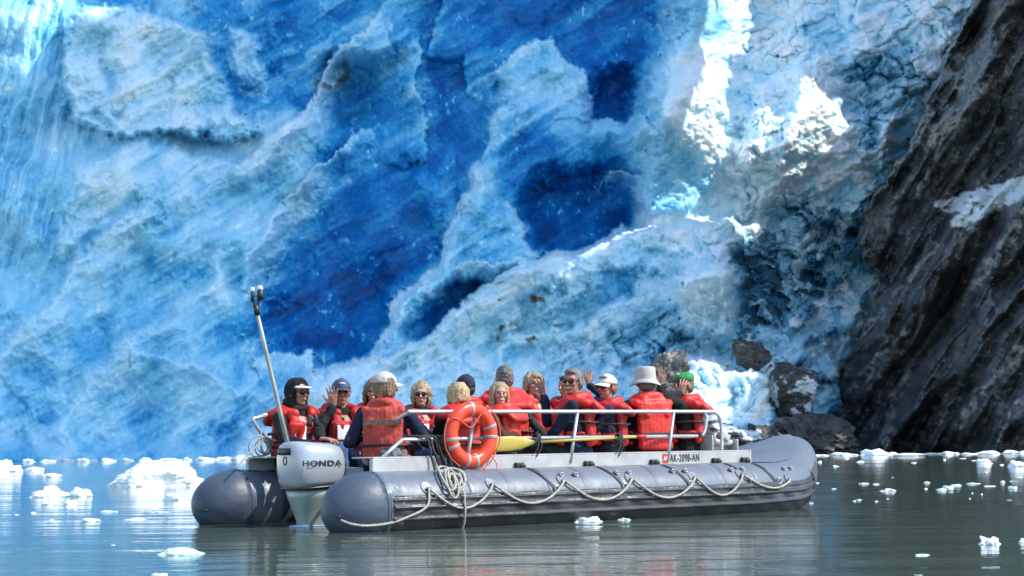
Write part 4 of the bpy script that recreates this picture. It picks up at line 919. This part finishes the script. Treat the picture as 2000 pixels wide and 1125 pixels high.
HR = {"blond": hairm("blond_hair", (.42, .30, .15)), "light": hairm("ash_blond_hair", (.30, .22, .13)), "brown": hairm("brown_curly_hair", (.20, .115, .06)), "grey": hairm("grey_hair", (.15, .13, .115)), "dark": hairm("dark_hair", (.03, .022, .018)), "salt": hairm("salt_and_pepper_knit", (.11, .10, .09))}
M_WCAP = mat("white_cap_cloth", (.60, .60, .60), .7, bump=(30, .2, .004)); M_CCAP = mat("cream_cap_cloth", (.44, .42, .37), .75, bump=(30, .3, .004), var=(10, .08)); M_NCAP = mat("navy_cap_cloth", (.045, .06, .11), .7, bump=(30, .3, .004)); M_NBEAN = mat("navy_knit", (.012, .016, .045), .85, bump=(60, .7, .006)); M_GCAP = mat("green_cap_cloth", (.012, .22, .05), .65, bump=(30, .3, .005)); M_HAT = mat("cream_hat_cloth", (.42, .40, .36), .75, bump=(22, .3, .006), var=(8, .06))
M_PATCH = mat("white_patch_cloth", (.74, .75, .78), .6, bump=(24, .5, .006), var=(16, .2))
V3 = lambda *a: Vector(a)

def hand(bm, w, d, nrm, side, curl=.25, spread=.14, s=1.0):
    """palm + five fingers. w wrist, d finger direction, nrm palm side normal, side +1/-1 where the thumb lies"""
    d = d.normalized(); nrm = (nrm - d * nrm.dot(d)).normalized(); lat = d.cross(nrm) * side
    for k, t in enumerate((-.027, -.009, .010, .028)):
        capsule(bm, w + lat * t * .6 * s, w + (d * .085 + lat * t * 1.1) * s, .0135 * s, .0125 * s, 8)
    capsule(bm, w + d * .02 * s, w + d * .07 * s, .018 * s, .018 * s, 8)
    for k, (t, L) in enumerate(((.031, .068), (.0105, .078), (-.0105, .072), (-.031, .056))):
        p = w + (d * .088 + lat * t * 1.12) * s; a = 0.0; dv = (d + lat * spread * (1.5 - k)).normalized()
        for j, f in enumerate((.45, .32, .27)):
            a += curl * (.7 + .15 * k) ; q = p + (dv * math.cos(a) + nrm * math.sin(a)) * L * f * s
            capsule(bm, p, q, (.0098 - .0008 * j) * s, (.0092 - .0009 * j) * s, 8); p = q
    p = w + (d * .022 + lat * .026) * s; a = (d * .62 + lat * .78).normalized(); q = p + a * .045 * s; capsule(bm, p, q, .0145 * s, .0115 * s, 8)
    q2 = q + (d * .85 + lat * .4 + nrm * .25 * (curl * 2)).normalized() * .048 * s; capsule(bm, q, q2, .0110 * s, .0090 * s, 8)
def ik(sh, w, l1, l2, hint):
    v = w - sh; L = v.length
    if L > (l1 + l2) * .995: w = sh + v * ((l1 + l2) * .995 / L); v = w - sh; L = v.length
    a = (l1 * l1 - l2 * l2 + L * L) / (2 * L); h = math.sqrt(max(0, l1 * l1 - a * a)); u = v / L
    hh = (hint - u * hint.dot(u)); hh = hh.normalized() if hh.length > 1e-4 else Vector((0, 0, -1))
    return sh + u * a + hh * h, w

def person(u, v, yl, s, ty, hy, label, jacket="black", trousers="blacktr", vest=VR, skinm=SK1, hatf=None, hairf=None, hands=(None, None), lean=.02, hp=0.0, roll=0.0,
           belts=(.26, .38), patch=False, knees=True, glasses=False, face=True, smile=False, bulk=1.0, headoff=(0, 0), legyaw=None, collar=1.0, pose=None, extra_patch=None, sleeve_r=1.0, girl=False, backc=True, vz=.205):
    """u, v: where the crown of the bare head sits; ty, hy: torso and head heading in degrees (0 = right, 90 = away from the camera)"""
    x = bx_from(u, yl, 1.2); ztop = bz_from(x, yl, v); P = bw(x, yl, 0)
    HT = .865 * s; zs = ztop - HT; rt = empty("person", (P.x, P.y, zs), R(ty), label=label, cat="person", group="passengers in red life vests")
    Rz = lambda a: Matrix.Rotation(R(a), 3, 'Z'); hR = Rz(hy - ty) @ Matrix.Rotation(hp, 3, 'Y') @ Matrix.Rotation(roll, 3, 'X')
    T = lambda a, b_, c: V3(a * s, b_ * s, c * s)
    neck = T(lean * 1.1, 0, .575); HC = T(lean * 1.25 + headoff[0], headoff[1], .742)       # head centre
    hw = lambda a, b_, c: HC + hR @ (V3(a, b_, c) * s)
    sh = {1: T(lean, .175 * bulk, .520), -1: T(lean, -.175 * bulk, .520)}
    hip = {1: T(0, .09, .06), -1: T(0, -.09, .06)}
    # limbs: hand targets given as pixels + depth row, or named rests
    arms = {}
    for side in (1, -1):
        hs = hands[0] if side == 1 else hands[1]; hint = V3(-.35, side * .8, -.6); kind = "rest"; dr = None; nr = None
        if hs is None: tgt = T(.36, side * .10, .10); dr = V3(1, -.2 * side, -.2); nr = V3(0, 0, -1); curl = .35
        else:
            (uu, vv, dd) = hs[:3]; wp = at(uu, vv, P.y + dd) - V3(P.x, P.y, zs); tgt = Rz(-ty) @ wp
            dr = Rz(-ty) @ V3(*hs[3]) if len(hs) > 3 else V3(0, 0, 1); nr = Rz(-ty) @ V3(*hs[4]) if len(hs) > 4 else Rz(-ty) @ V3(0, -1, 0); curl = hs[5] if len(hs) > 5 else .1
            if len(hs) > 6: hint = Rz(-ty) @ V3(*hs[6])
        el, wr = ik(sh[side], tgt, .275 * s, .245 * s, hint); arms[side] = (el, wr, dr, nr, curl)
    ly = 0 if legyaw is None else R(legyaw - ty); LR = Matrix.Rotation(ly, 3, 'Z')
    kz = max(.07, .18 + .45 * s - zs); kn = {k: LR @ V3(.41 * s, k * .11 * s, kz) for k in (1, -1)}; drop = max(.2, zs + kz - .17)
    an = {k: V3(*kn[k]) + LR @ V3(.03, 0, 0) - V3(0, 0, drop) for k in (1, -1)}
    # body: one continuous skin surface
    bm = bmesh.new()
    capsule(bm, T(0, 0, .10), T(lean, 0, .45), .10 * s, .12 * s); capsule(bm, sh[1] * .9 + T(0, 0, .05), sh[-1] * .9 + T(0, 0, .05), .05 * s)
    capsule(bm, T(lean, 0, .48), neck, .07 * s, .054 * s); capsule(bm, neck, HC - V3(0, 0, .04 * s), .053 * s, .055 * s)
    for k in (1, -1):
        el, wr, dr, nr, curl = arms[k]; capsule(bm, sh[k], el, .045 * s, .036 * s); capsule(bm, el, wr, .037 * s, .024 * s)
        hand(bm, wr + dr.normalized() * .01, dr, nr, (1 if k == 1 else -1), curl, s=s)
        capsule(bm, hip[k], kn[k], .07 * s, .05 * s); capsule(bm, kn[k], an[k], .05 * s, .035 * s); capsule(bm, an[k], an[k] + LR @ V3(.12 * s, 0, -.03 * s), .036 * s, .03 * s)
    # head, in head axes x = forward, z = up
    H = lambda c, r_: ell(bm, hw(*c), [q * s for q in r_], rot=hR)
    H((-.012, 0, .018), (.096, .074, .100)); H((.018, 0, -.045), (.068, .056, .072)); H((.052, 0, -.088), (.030, .030, .024)); H((.066, 0, .030), (.028, .050, .026))
    for q in (1, -1): H((.062, q * .034, -.018), (.026, .024, .026)); H((-.006, q * .076, -.008), (.018, .012, .032))
    capsule(bm, hw(.088, 0, .012), hw(.112, 0, -.022), .0085 * s, .0135 * s, 8); H((.100, .010, -.026), (.009, .008, .007)); H((.100, -.010, -.026), (.009, .008, .007))
    H((.086, 0, -.054), (.012, .022, .006)); H((.084, 0, -.064), (.011, .019, .006))
    body = remesh("body", bm, skinm, rt, .0062, 2, fac=.45)
    if face:
        for q in (1, -1):
            bm = bmesh.new(); ell(bm, hw(.0845, q * .031, .006), (.010 * s, .013 * s, .0055 * s), rot=hR, seg=10); obj("eye", bm, M_EYE, body)
        bm = bmesh.new(); ell(bm, hw(.0965, 0, -.058), (.006 * s, (.026 if smile else .020) * s, (.008 if smile else .0055) * s), rot=hR, seg=12); mo_ = obj("mouth", bm, M_LIP, body)
        if smile: bm = bmesh.new(); ell(bm, hw(.1005, 0, -.057), (.004 * s, .019 * s, .0045 * s), rot=hR, seg=10); obj("teeth", bm, M_TEETH, body)
    if glasses:
        bm = bmesh.new()
        for q in (1, -1): ell(bm, hw(.098, q * .033, .006), (.009 * s, .028 * s, .020 * s), rot=hR @ Matrix.Rotation(q * .25, 3, 'Z'), seg=14); capsule(bm, hw(.088, q * .060, .010), hw(-.005, q * .081, .012), .004 * s, seg=6)
        capsule(bm, hw(.106, .012, .012), hw(.106, -.012, .012), .0035 * s, seg=6); obj("sunglasses", bm, M_GLS, rt)
    # jacket
    jm = CL[jacket]; bm = bmesh.new(); B = bulk
    ell(bm, T(0, 0, .12), (.145 * s * B, .185 * s * B, .13 * s)); ell(bm, T(lean * .6, 0, .30), (.125 * s * B, .175 * s * B, .20 * s)); ell(bm, T(lean, 0, .44), (.115 * s, .185 * s * B, .125 * s))
    capsule(bm, sh[1] + T(0, -.02, .0), sh[-1] + T(0, .02, 0), .066 * s); capsule(bm, T(lean, 0, .52), T(lean * 1.1, 0, .60), .078 * s, .066 * s)
    for k in (1, -1):
        el, wr, dr, nr, curl = arms[k]; f = (wr - el).normalized(); rr_ = sleeve_r
        capsule(bm, sh[k], el, .066 * s * rr_, .055 * s * rr_); capsule(bm, el, wr - f * .012, .055 * s * rr_, .038 * s * rr_)
    remesh("jacket", bm, jm, rt, .0085, 3, disp=(10, .012, u * .01))
    # trousers and boots
    bm = bmesh.new(); ell(bm, T(-.01, 0, .09), (.145 * s, .18 * s, .11 * s))
    for k in (1, -1): capsule(bm, hip[k], kn[k], .092 * s, .070 * s); capsule(bm, kn[k], an[k] + V3(0, 0, .03), .068 * s, .052 * s)
    remesh("trousers", bm, CL[trousers], rt, .011, 3, disp=(9, .012, u * .02))
    for k in (1, -1):
        bm = bmesh.new(); capsule(bm, an[k] + V3(0, 0, .02), an[k] + LR @ V3(0, 0, -.035), .055 * s, .05 * s); capsule(bm, an[k] + LR @ V3(0, 0, -.045), an[k] + LR @ V3(.15 * s, 0, -.055), .045 * s, .04 * s); obj("boot", bm, M_SHOE, rt)
    # life vest: shaped foam panels joined over the shoulders with a thick pillow collar
    if vest:
        bm = bmesh.new(); c = collar; tb = .155 * B
        def slab(x_, y_, z0, z1, w_, t_, tilt=0.0):
            for q in np.linspace(-1, 1, 9): capsule(bm, T(x_ - abs(q) ** 2 * .025 * (1 if x_ > 0 else -1) + tilt, y_ + q * w_, z0), T(x_ - abs(q) ** 2 * .025 * (1 if x_ > 0 else -1) + lean, y_ + q * w_, z1), t_ * s, t_ * s * .95, 12)
        for y_ in (.088, -.088): slab(tb - .005, y_ * B, vz, .45, .052 * B, .042)
        slab(-tb + .012, 0, vz, .47 if backc else .54, .125 * B, .040)
        for y_ in (1, -1):
            capsule(bm, T(tb * .5 + lean, y_ * .105 * B, .52), T(tb - .02 + lean, y_ * .085 * B, .44), .048 * s); capsule(bm, T(tb * .5 + lean, y_ * .105 * B, .53), T(-tb * .5 + lean, y_ * .110 * B, .55), .045 * s, .05 * s); capsule(bm, T(-tb * .5 + lean, y_ * .11 * B, .54), T(-tb + .03, y_ * .09 * B, .45), .05 * s)
            capsule(bm, T(.06, y_ * .185 * B, vz + .03), T(-.06, y_ * .185 * B, vz + .03), .022 * s); capsule(bm, T(.07, y_ * .18 * B, .28), T(-.07, y_ * .18 * B, .28), .020 * s)
        for j in range(9):     # collar, open at the front
            a0 = R(38 + j * 284 / 9); a1 = R(38 + (j + 1) * 284 / 9); f0 = 1 - .45 * math.cos(a0) ** 2 * (math.cos(a0) > 0)
            q0 = T(lean + .118 * math.cos(a0) - .005, .135 * c * math.sin(a0), .585 - .035 * math.cos(a0)); q1 = T(lean + .118 * math.cos(a1) - .005, .135 * c * math.sin(a1), .585 - .035 * math.cos(a1))
            capsule(bm, q0, q1, .042 * s * c, .042 * s * c, 10)
        for x_, z_, w_ in [(-.125 - .11 * t_, .605 - .10 * t_, .10 + .045 * math.sin(t_ * 2.6)) for t_ in ([j / 8 for j in range(9)] if backc else [0])]: capsule(bm, T(lean + x_ * c, w_ * c, z_ - .02), T(lean + x_ * c, -w_ * c, z_ - .02), .036 * s * c, seg=12)
        for y_ in (1, -1): capsule(bm, T(lean + .03, y_ * .15 * c, .56), T(lean - .12, y_ * .17 * c, .55), .042 * s * c, seg=12)
        vo = remesh("life_vest", bm, vest, rt, .0085, 4, disp=(11, .006, v * .03), fac=.6)
        for zb_ in belts:
            bm = bmesh.new(); pts = []
            for j in range(28):
                a = 2 * math.pi * j / 28; cx_, sy_ = math.cos(a), math.sin(a); pts.append(T(math.copysign(abs(cx_) ** .7, cx_) * (tb + .036), math.copysign(abs(sy_) ** .7, sy_) * .208 * B, zb_ + .004 * math.sin(j)))
            tube(bm, pts, .011 * s, 6, closed=True); be = obj("belt", bm, M_BELT, vo); bm = bmesh.new(); box(bm, T(tb + .048, 0, zb_), (.018 * s, .05 * s, .036 * s), bev=.005); obj("buckle", bm, M_BELT, be)
        if patch:
            
            for y_, w_, h_ in ((-.078, .12, .13), (.088, .10, .12)): bm = bmesh.new(); box(bm, T(tb + .045, y_ * B, .385), (.012 * s, w_ * s, h_ * s), bev=.004); obj("white_panel", bm, M_PATCH, vo)
        if extra_patch: extra_patch(vo, T, tb, s, B)
    # head wear and hair, in head axes
    def part(name, m, fn, par=rt, vox=.007, sm=2, disp=None):
        bm = bmesh.new(); fn(bm); return remesh(name, bm, m, par, vox, sm, disp=disp)
    if hairf: hairf(part, hw, hR, s, T, HC)
    if hatf: hatf(part, hw, hR, s, rt)
    return rt

# ---- hats and hair 
def h_cap(m, brim=None):
    def f(part, hw, hR, s, rt):
        bm = bmesh.new(); q = bmesh.ops.create_uvsphere(bm, u_segments=28, v_segments=16, radius=1)["verts"]
        bmesh.ops.delete(bm, geom=[v for v in bm.verts if v.co.z < -.12], context='VERTS')
        for v in bm.verts: k = 1 + .012 * abs(math.sin(3 * math.atan2(v.co.y, v.co.x))); v.co = hw(v.co.x * .108 * k - .010, v.co.y * .088 * k, v.co.z * .098 + .034)
        bmesh.ops.solidify(bm, geom=bm.faces[:], thickness=.003)
        c = obj("cap", bm, m, rt); bm = bmesh.new(); g = []
        for i in range(13):
            a = R(-62 + 124 * i / 12); row = []
            for j in range(5):
                t = j / 4; L = .098 + .085 * t * (math.cos(a) ** .6 if t else 1); row.append(bm.verts.new(hw(L * math.cos(a) - .012, (.088 + .012 * t) * math.sin(a), .034 + .012 * math.cos(a * 1.3) - .022 * t - .010 * (abs(math.sin(a)) ** 2) * t * 2)))
            g.append(row)
        for i in range(12):
            for j in range(4): bm.faces.new((g[i][j], g[i + 1][j], g[i + 1][j + 1], g[i][j + 1]))
        bmesh.ops.recalc_face_normals(bm, faces=bm.faces); bmesh.ops.solidify(bm, geom=bm.faces[:], thickness=.005); obj("brim", bm, brim or m, c)
        bm = bmesh.new(); ell(bm, hw(-.010, 0, .133), (.009, .009, .005), seg=8); obj("cap_button", bm, m, c)
        return c
    return f
def h_emblem(base, m, w_=.03):
    def f(part, hw, hR, s, rt):
        c = base(part, hw, hR, s, rt); bm = bmesh.new(); ell(bm, hw(.083, 0, .082), (.014 * s, w_ * s, .010 * s), rot=hR @ Matrix.Rotation(-.5, 3, 'Y'), seg=12); obj("cap_emblem", bm, m, c); return c
    return f
def h_bucket(part, hw, hR, s, rt):
    bm = bmesh.new(); secs = [(.152, .070, .058), (.149, .100, .084), (.138, .109, .093), (.06, .115, .098), (.038, .116, .098), (.018, .142, .124), (-.012, .166, .148), (-.015, .166, .148), (.014, .139, .122), (.022, .108, .09)]
    rg = [[bm.verts.new(hw(-.008 + a * math.cos(t), b_ * math.sin(t), z + (.014 * math.cos(2 * t + .6) if a > .12 else 0))) for t in [i * math.pi / 16 for i in range(32)]] for z, a, b_ in secs]
    for k in range(len(rg) - 1):
        for i in range(32): bm.faces.new((rg[k][i], rg[k][(i + 1) % 32], rg[k + 1][(i + 1) % 32], rg[k + 1][i]))
    bm.faces.new(rg[0]); c = obj("sun_hat", bm, M_HAT, rt); bm = bmesh.new(); tube(bm, [hw(-.008 + .112 * math.cos(t), .094 * math.sin(t), .045) for t in [i * math.pi / 14 for i in range(28)]], .006, 6, closed=True); obj("hat_band", bm, M_CCAP, c)
def h_beanie(m):
    def f(part, hw, hR, s, rt):
        part("beanie", m, lambda bm: (ell(bm, hw(-.014, 0, .040), (.108 * s, .090 * s, .098 * s), rot=hR), [capsule(bm, hw(-.01 + .098 * math.cos(a), .082 * math.sin(a), .020), hw(-.01 + .098 * math.cos(a + .5), .082 * math.sin(a + .5), .020), .016 * s, seg=8) for a in np.arange(0, 6.3, .5)]), disp=(30, .003, 1))
    return f
def h_beret(part, hw, hR, s, rt):
    c = part("green_cap", M_GCAP, lambda bm: (ell(bm, hw(-.010, 0, .072), (.112 * s, .098 * s, .062 * s), rot=hR @ Matrix.Rotation(.10, 3, 'Y')), ell(bm, hw(-.01, 0, .045), (.103 * s, .086 * s, .035 * s), rot=hR)), disp=(14, .006, 2))
    bm = bmesh.new(); ell(bm, hw(.125, 0, .040), (.060 * s, .066 * s, .007 * s), rot=hR @ Matrix.Rotation(.28, 3, 'Y'), seg=16); obj("brim", bm, CL["black"], c)
    bm = bmesh.new(); ell(bm, hw(.072, 0, .105), (.012 * s, .026 * s, .014 * s), rot=hR @ Matrix.Rotation(-.7, 3, 'Y'), seg=12); obj("cap_emblem", bm, M_WCAP, c)
def h_hoodvisor(part, hw, hR, s, rt):
    def f(bm):
        ell(bm, hw(-.030, 0, .020), (.105 * s, .105 * s, .118 * s), rot=hR)
        for a in np.arange(-2.3, 2.31, .33): capsule(bm, hw(.035, .085 * math.sin(a), .010 + .108 * math.cos(a)), hw(.035, .085 * math.sin(a + .33), .010 + .108 * math.cos(a + .33)), .019 * s, seg=8)
        capsule(bm, hw(-.03, .05, -.09), hw(-.03, -.05, -.09), .075 * s); capsule(bm, hw(.03, .06, -.135), hw(.03, -.06, -.135), .04 * s)
    part("hood", CL["black"], f, disp=(10, .010, 3))
    bm = bmesh.new(); g = []
    for i in range(13):
        a = R(-70 + 140 * i / 12); row = []
        for t in (0, .35, .7, 1): L = .094 + .082 * t * max(0, math.cos(a)) ** .6; row.append(bm.verts.new(hw(L * math.cos(a), (.080 + .010 * t) * math.sin(a), .062 - .018 * t)))
        g.append(row)
    for i in range(12):
        for j in range(3): bm.faces.new((g[i][j], g[i + 1][j], g[i + 1][j + 1], g[i][j + 1]))
    bmesh.ops.recalc_face_normals(bm, faces=bm.faces); bmesh.ops.solidify(bm, geom=bm.faces[:], thickness=.006); obj("visor", bm, M_WCAP, rt)
def hair_short(m, top=True, low=-.02):
    def f(part, hw, hR, s, T, HC):
        def g(bm):
            ell(bm, hw(-.022, 0, .030), (.096 * s, .083 * s, .100 * s), rot=hR); ell(bm, hw(-.045, 0, -.010), (.070 * s, .080 * s, .075 * s), rot=hR); ell(bm, hw(.035, 0, .088), (.052 * s, .060 * s, .028 * s), rot=hR)
        part("hair", m, g, disp=(40, .006, 4), vox=.006, sm=1)
    return f
def hair_bob(m, L=.16, puff=1.0, seed=1, front=True, curl=0.0, crown=True):
    def f(part, hw, hR, s, T, HC):
        rr_ = random.Random(seed)
        def g(bm):
            ell(bm, hw(-.020, 0, .030 if crown else .010), (.100 * s * puff, .086 * s * puff, (.100 if crown else .085) * s), rot=hR)
            if front: ell(bm, hw(.045, .02, .080), (.050 * s, .058 * s, .034 * s), rot=hR)
            for k in range(64):
                a = R(62 + 236 * k / 63); ra_ = rr_.uniform(.94, 1.08) * puff; p0_ = hw(-.012 + .050 * math.cos(a), .046 * math.sin(a), .112 + rr_.uniform(-.004, .006)); p = hw(-.008 + .087 * ra_ * math.cos(a), .080 * ra_ * math.sin(a), .050 + rr_.uniform(-.02, .02)); (capsule(bm, p0_, p, .012 * s, .015 * s, 7) if crown else None); l_ = L * rr_.uniform(.62, 1.15) * (1 if abs(a - math.pi) > .5 else .95)
                for j in range(3):
                    q = p + hR @ V3(0, 0, -l_ / 3 * s) + hR @ V3(math.cos(a), math.sin(a), 0) * (rr_.uniform(-.006, .008) + curl * math.sin(j * 2.2 + k)) * s; capsule(bm, p, q, (.016 - .001 * j) * s, (.015 - .002 * j) * s, 7); p = q
            if curl:
                for k in range(60): a, e = rr_.uniform(0, 6.28), rr_.uniform(-.3, 1.5); ell(bm, hw(-.02 + .100 * puff * math.cos(a) * math.cos(e) * (1 if math.cos(a) < .5 else .8) * .96, .088 * puff * math.sin(a) * math.cos(e), .030 + .105 * math.sin(e)), [rr_.uniform(.010, .017) * s] * 3, seg=8)
        part("hair", m, g, disp=(60, .003, seed), vox=.0055, sm=5)
    return f
def both(*fs):
    def f(*a):
        for g in fs: g(*a)
    return f
UP = (0, 0, 1)
# ---- far row, left to right
p1 = person(575, 741, .80, 1.0, -48, -42, "person in black hood and white visor with binoculars, beside the light pole", hatf=h_hoodvisor, glasses=True, patch=True, jacket="black", trousers="jeans", skinm=SK1, legyaw=-26,
       hands=((628, 860, -.42, (1, -.5, -.1), (0, 0, -1), .3), (604, 868, -.42, (1, -.5, -.2), (0, 0, -1), .3)), bulk=1.05, collar=1.12, lean=.04)
p2 = person(664, 741, .80, 1.0, -56, -78, "person in navy cap waving an open hand, seated left of the driver", vest=VR4, hatf=h_emblem(h_cap(M_NCAP), M_WCAP), jacket="black", trousers="jeans", patch=True, skinm=SK3, legyaw=-40,
       hands=(None, (651, 793, -.32, (-.06, -.12, 1), (.05, -1, 0), .06, (-.6, -.3, -1))), bulk=1.05, collar=1.1)
p3b = person(729, 741, .72, .96, -60, -95, "person with curly brown hair almost hidden behind the driver's white cap", jacket="black", hairf=hair_bob(HR["brown"], .15, 1.14, 5, curl=.012), skinm=SK2, hands=(None, None))
p4 = person(821, 747, .80, .94, -58, -92, "woman with curly blond hair and dark sunglasses, right of the driver", jacket="charcoal", trousers="jeans", hairf=hair_bob(HR["light"], .13, 1.02, 9, curl=.016, front=False), glasses=True, skinm=SK2, patch=True)
p6 = person(911, 733, .62, .98, 120, 118, "person in navy knit beanie seen from behind, above the life ring", jacket="navy", hatf=h_beanie(M_NBEAN), hairf=hair_short(HR["dark"]), skinm=SK1, face=False)
p7 = person(986, 714, .50, 1.04, 104, 104, "big person with salt and pepper hair seen from behind, tallest in the middle", jacket="navy", hairf=both(hair_short(HR["salt"])), vest=VR2, skinm=SK2, face=False, bulk=1.18, collar=1.2)
p9 = person(1038, 727, .72, .96, -40, -70, "person with ash blond hair half hidden behind the raised waving hand", jacket="charcoal", hairf=hair_bob(HR["light"], .13, 1.05, 12), skinm=SK2, vest=VR2)
p10b = person(1106, 733, .66, .93, -90, -130, "person in navy sleeves hidden behind the grey haired man, one hand raised", jacket="navy", hairf=hair_short(HR["dark"]), skinm=SK1, hands=((1150, 752, -.02, (-.15, 0, 1), (0, -1, 0), .05, (1, -.2, -1)), None))
# ---- near row, left to right
def tape_p3(vo, T, tb, s, B):
    bm = bmesh.new(); g_ = []
    for i in range(13): y_ = -.155 + .31 * i / 12; g_.append((bm.verts.new(T(-tb - .028 + .03 * abs(y_ / .155) ** 3, y_ * B, .475)), bm.verts.new(T(-tb - .034 + .03 * abs(y_ / .155) ** 3, y_ * B, .435))))
    for i in range(12): bm.faces.new((g_[i][0], g_[i + 1][0], g_[i + 1][1], g_[i][1]))
    bmesh.ops.solidify(bm, geom=bm.faces[:], thickness=.004); obj("reflective_tape", bm, M_REF, vo)
p3 = person(752, 727, -.30, 1.04, 84, 38, "driver in cream white cap and dull red vest, back to the camera, behind the motor", jacket="navy", trousers="blacktr", vest=VR3, hatf=h_cap(M_CCAP), hairf=hair_bob(HR["brown"], .115, .90, 21, front=False, crown=False), skinm=SK1, face=False,
       hands=((704, 858, .18, (-.2, .6, -.5), (0, 0, -1), .5, (-.55, -.6, -1)), (826, 838, .28, (.3, .7, -.4), (0, 0, -1), .5, (.6, -.6, -1))), bulk=1.02, collar=.85, extra_patch=tape_p3, backc=False, vz=.14, belts=(.27,), knees=False)
p5 = person(897, 747, -.52, .90, 112, 100, "blond haired person facing away behind the life ring", jacket="black", trousers="jeans", hairf=hair_bob(HR["blond"], .12, 1.10, 31), skinm=SK2, face=False, vest=VR2, collar=1.15, belts=(.27,))
p8 = person(980, 746, -.50, .86, 150, -78, "girl with long blond hair smiling at the camera beside the life ring", jacket="brown", trousers="jeans", hairf=hair_bob(HR["light"], .27, 1.02, 41, front=False), skinm=SK2, smile=True, vest=VR2, collar=.98, belts=(.27,),
       hands=((1010, 850, -.10, (-.4, -.3, -.4), (0, 0, -1), .4), None))
p10 = person(1124, 719, -.50, 1.02, 176, -118, "grey haired man in sunglasses waving, one arm stretched to the left", jacket="navy", trousers="olive", hairf=hair_short(HR["grey"]), glasses=True, skinm=SK3, vest=VR, bulk=1.05, smile=True,
       hands=(None, (1062, 772, .12, (-.28, -.1, 1), (-.3, -1, 0), .10, (0, .1, -1))), collar=1.05)
p11 = person(1190, 732, -.50, .95, 178, -135, "woman in bright white cap and dark glasses beside the grey haired man", jacket="purple", trousers="blacktr", hatf=h_cap(M_WCAP), hairf=hair_short(HR["brown"]), glasses=True, skinm=SK3, vest=VR4)
p12 = person(1263, 722, -.50, 1.02, 118, 100, "person in cream bucket hat seen from behind with a broad orange-red vest", jacket="black", trousers="blacktr", hatf=h_bucket, hairf=hair_short(HR["grey"]), vest=VR2, face=False, bulk=1.15, skinm=SK2, backc=False, vz=.16, belts=(.27,))
p13 = person(1340, 728, -.48, .98, 172, -145, "person in green cap with a hand at the face, nearest the bow", jacket="black", trousers="olive", hatf=h_beret, hairf=hair_short(HR["grey"]), skinm=SK1, vest=VR,
       hands=((1330, 770, -.16, (.25, .2, 1), (.5, .8, 0), .35, (-.5, -.6, -1)), (1291, 752, .25, (.15, 0, 1), (0, -1, 0), .08, (-.2, 0, -1))), collar=1.05)
# binoculars hanging on the hooded person's chest
bc = at(610, 822, p1.location.y - .30); bo = empty("binoculars", bc, R(-50), label="black binoculars hanging on the chest of the hooded person", cat="binoculars")
for sy in (1, -1):
    bm = bmesh.new(); tube(bm, [(0, sy * .032, .055), (0, sy * .032, .03), (.004, sy * .034, -.01), (.006, sy * .038, -.055)], [.017, .020, .023, .027], 12); q = obj("barrel", bm, M_MBLK, bo); bm = bmesh.new(); tube(bm, [(.006, sy * .038, -.054), (.006, sy * .038, -.058)], .022, 12); obj("lens", bm, M_LENS, q)
bm = bmesh.new(); box(bm, (0, 0, .01), (.02, .05, .04), bev=.004); obj("hinge", bm, M_MBLK, bo)
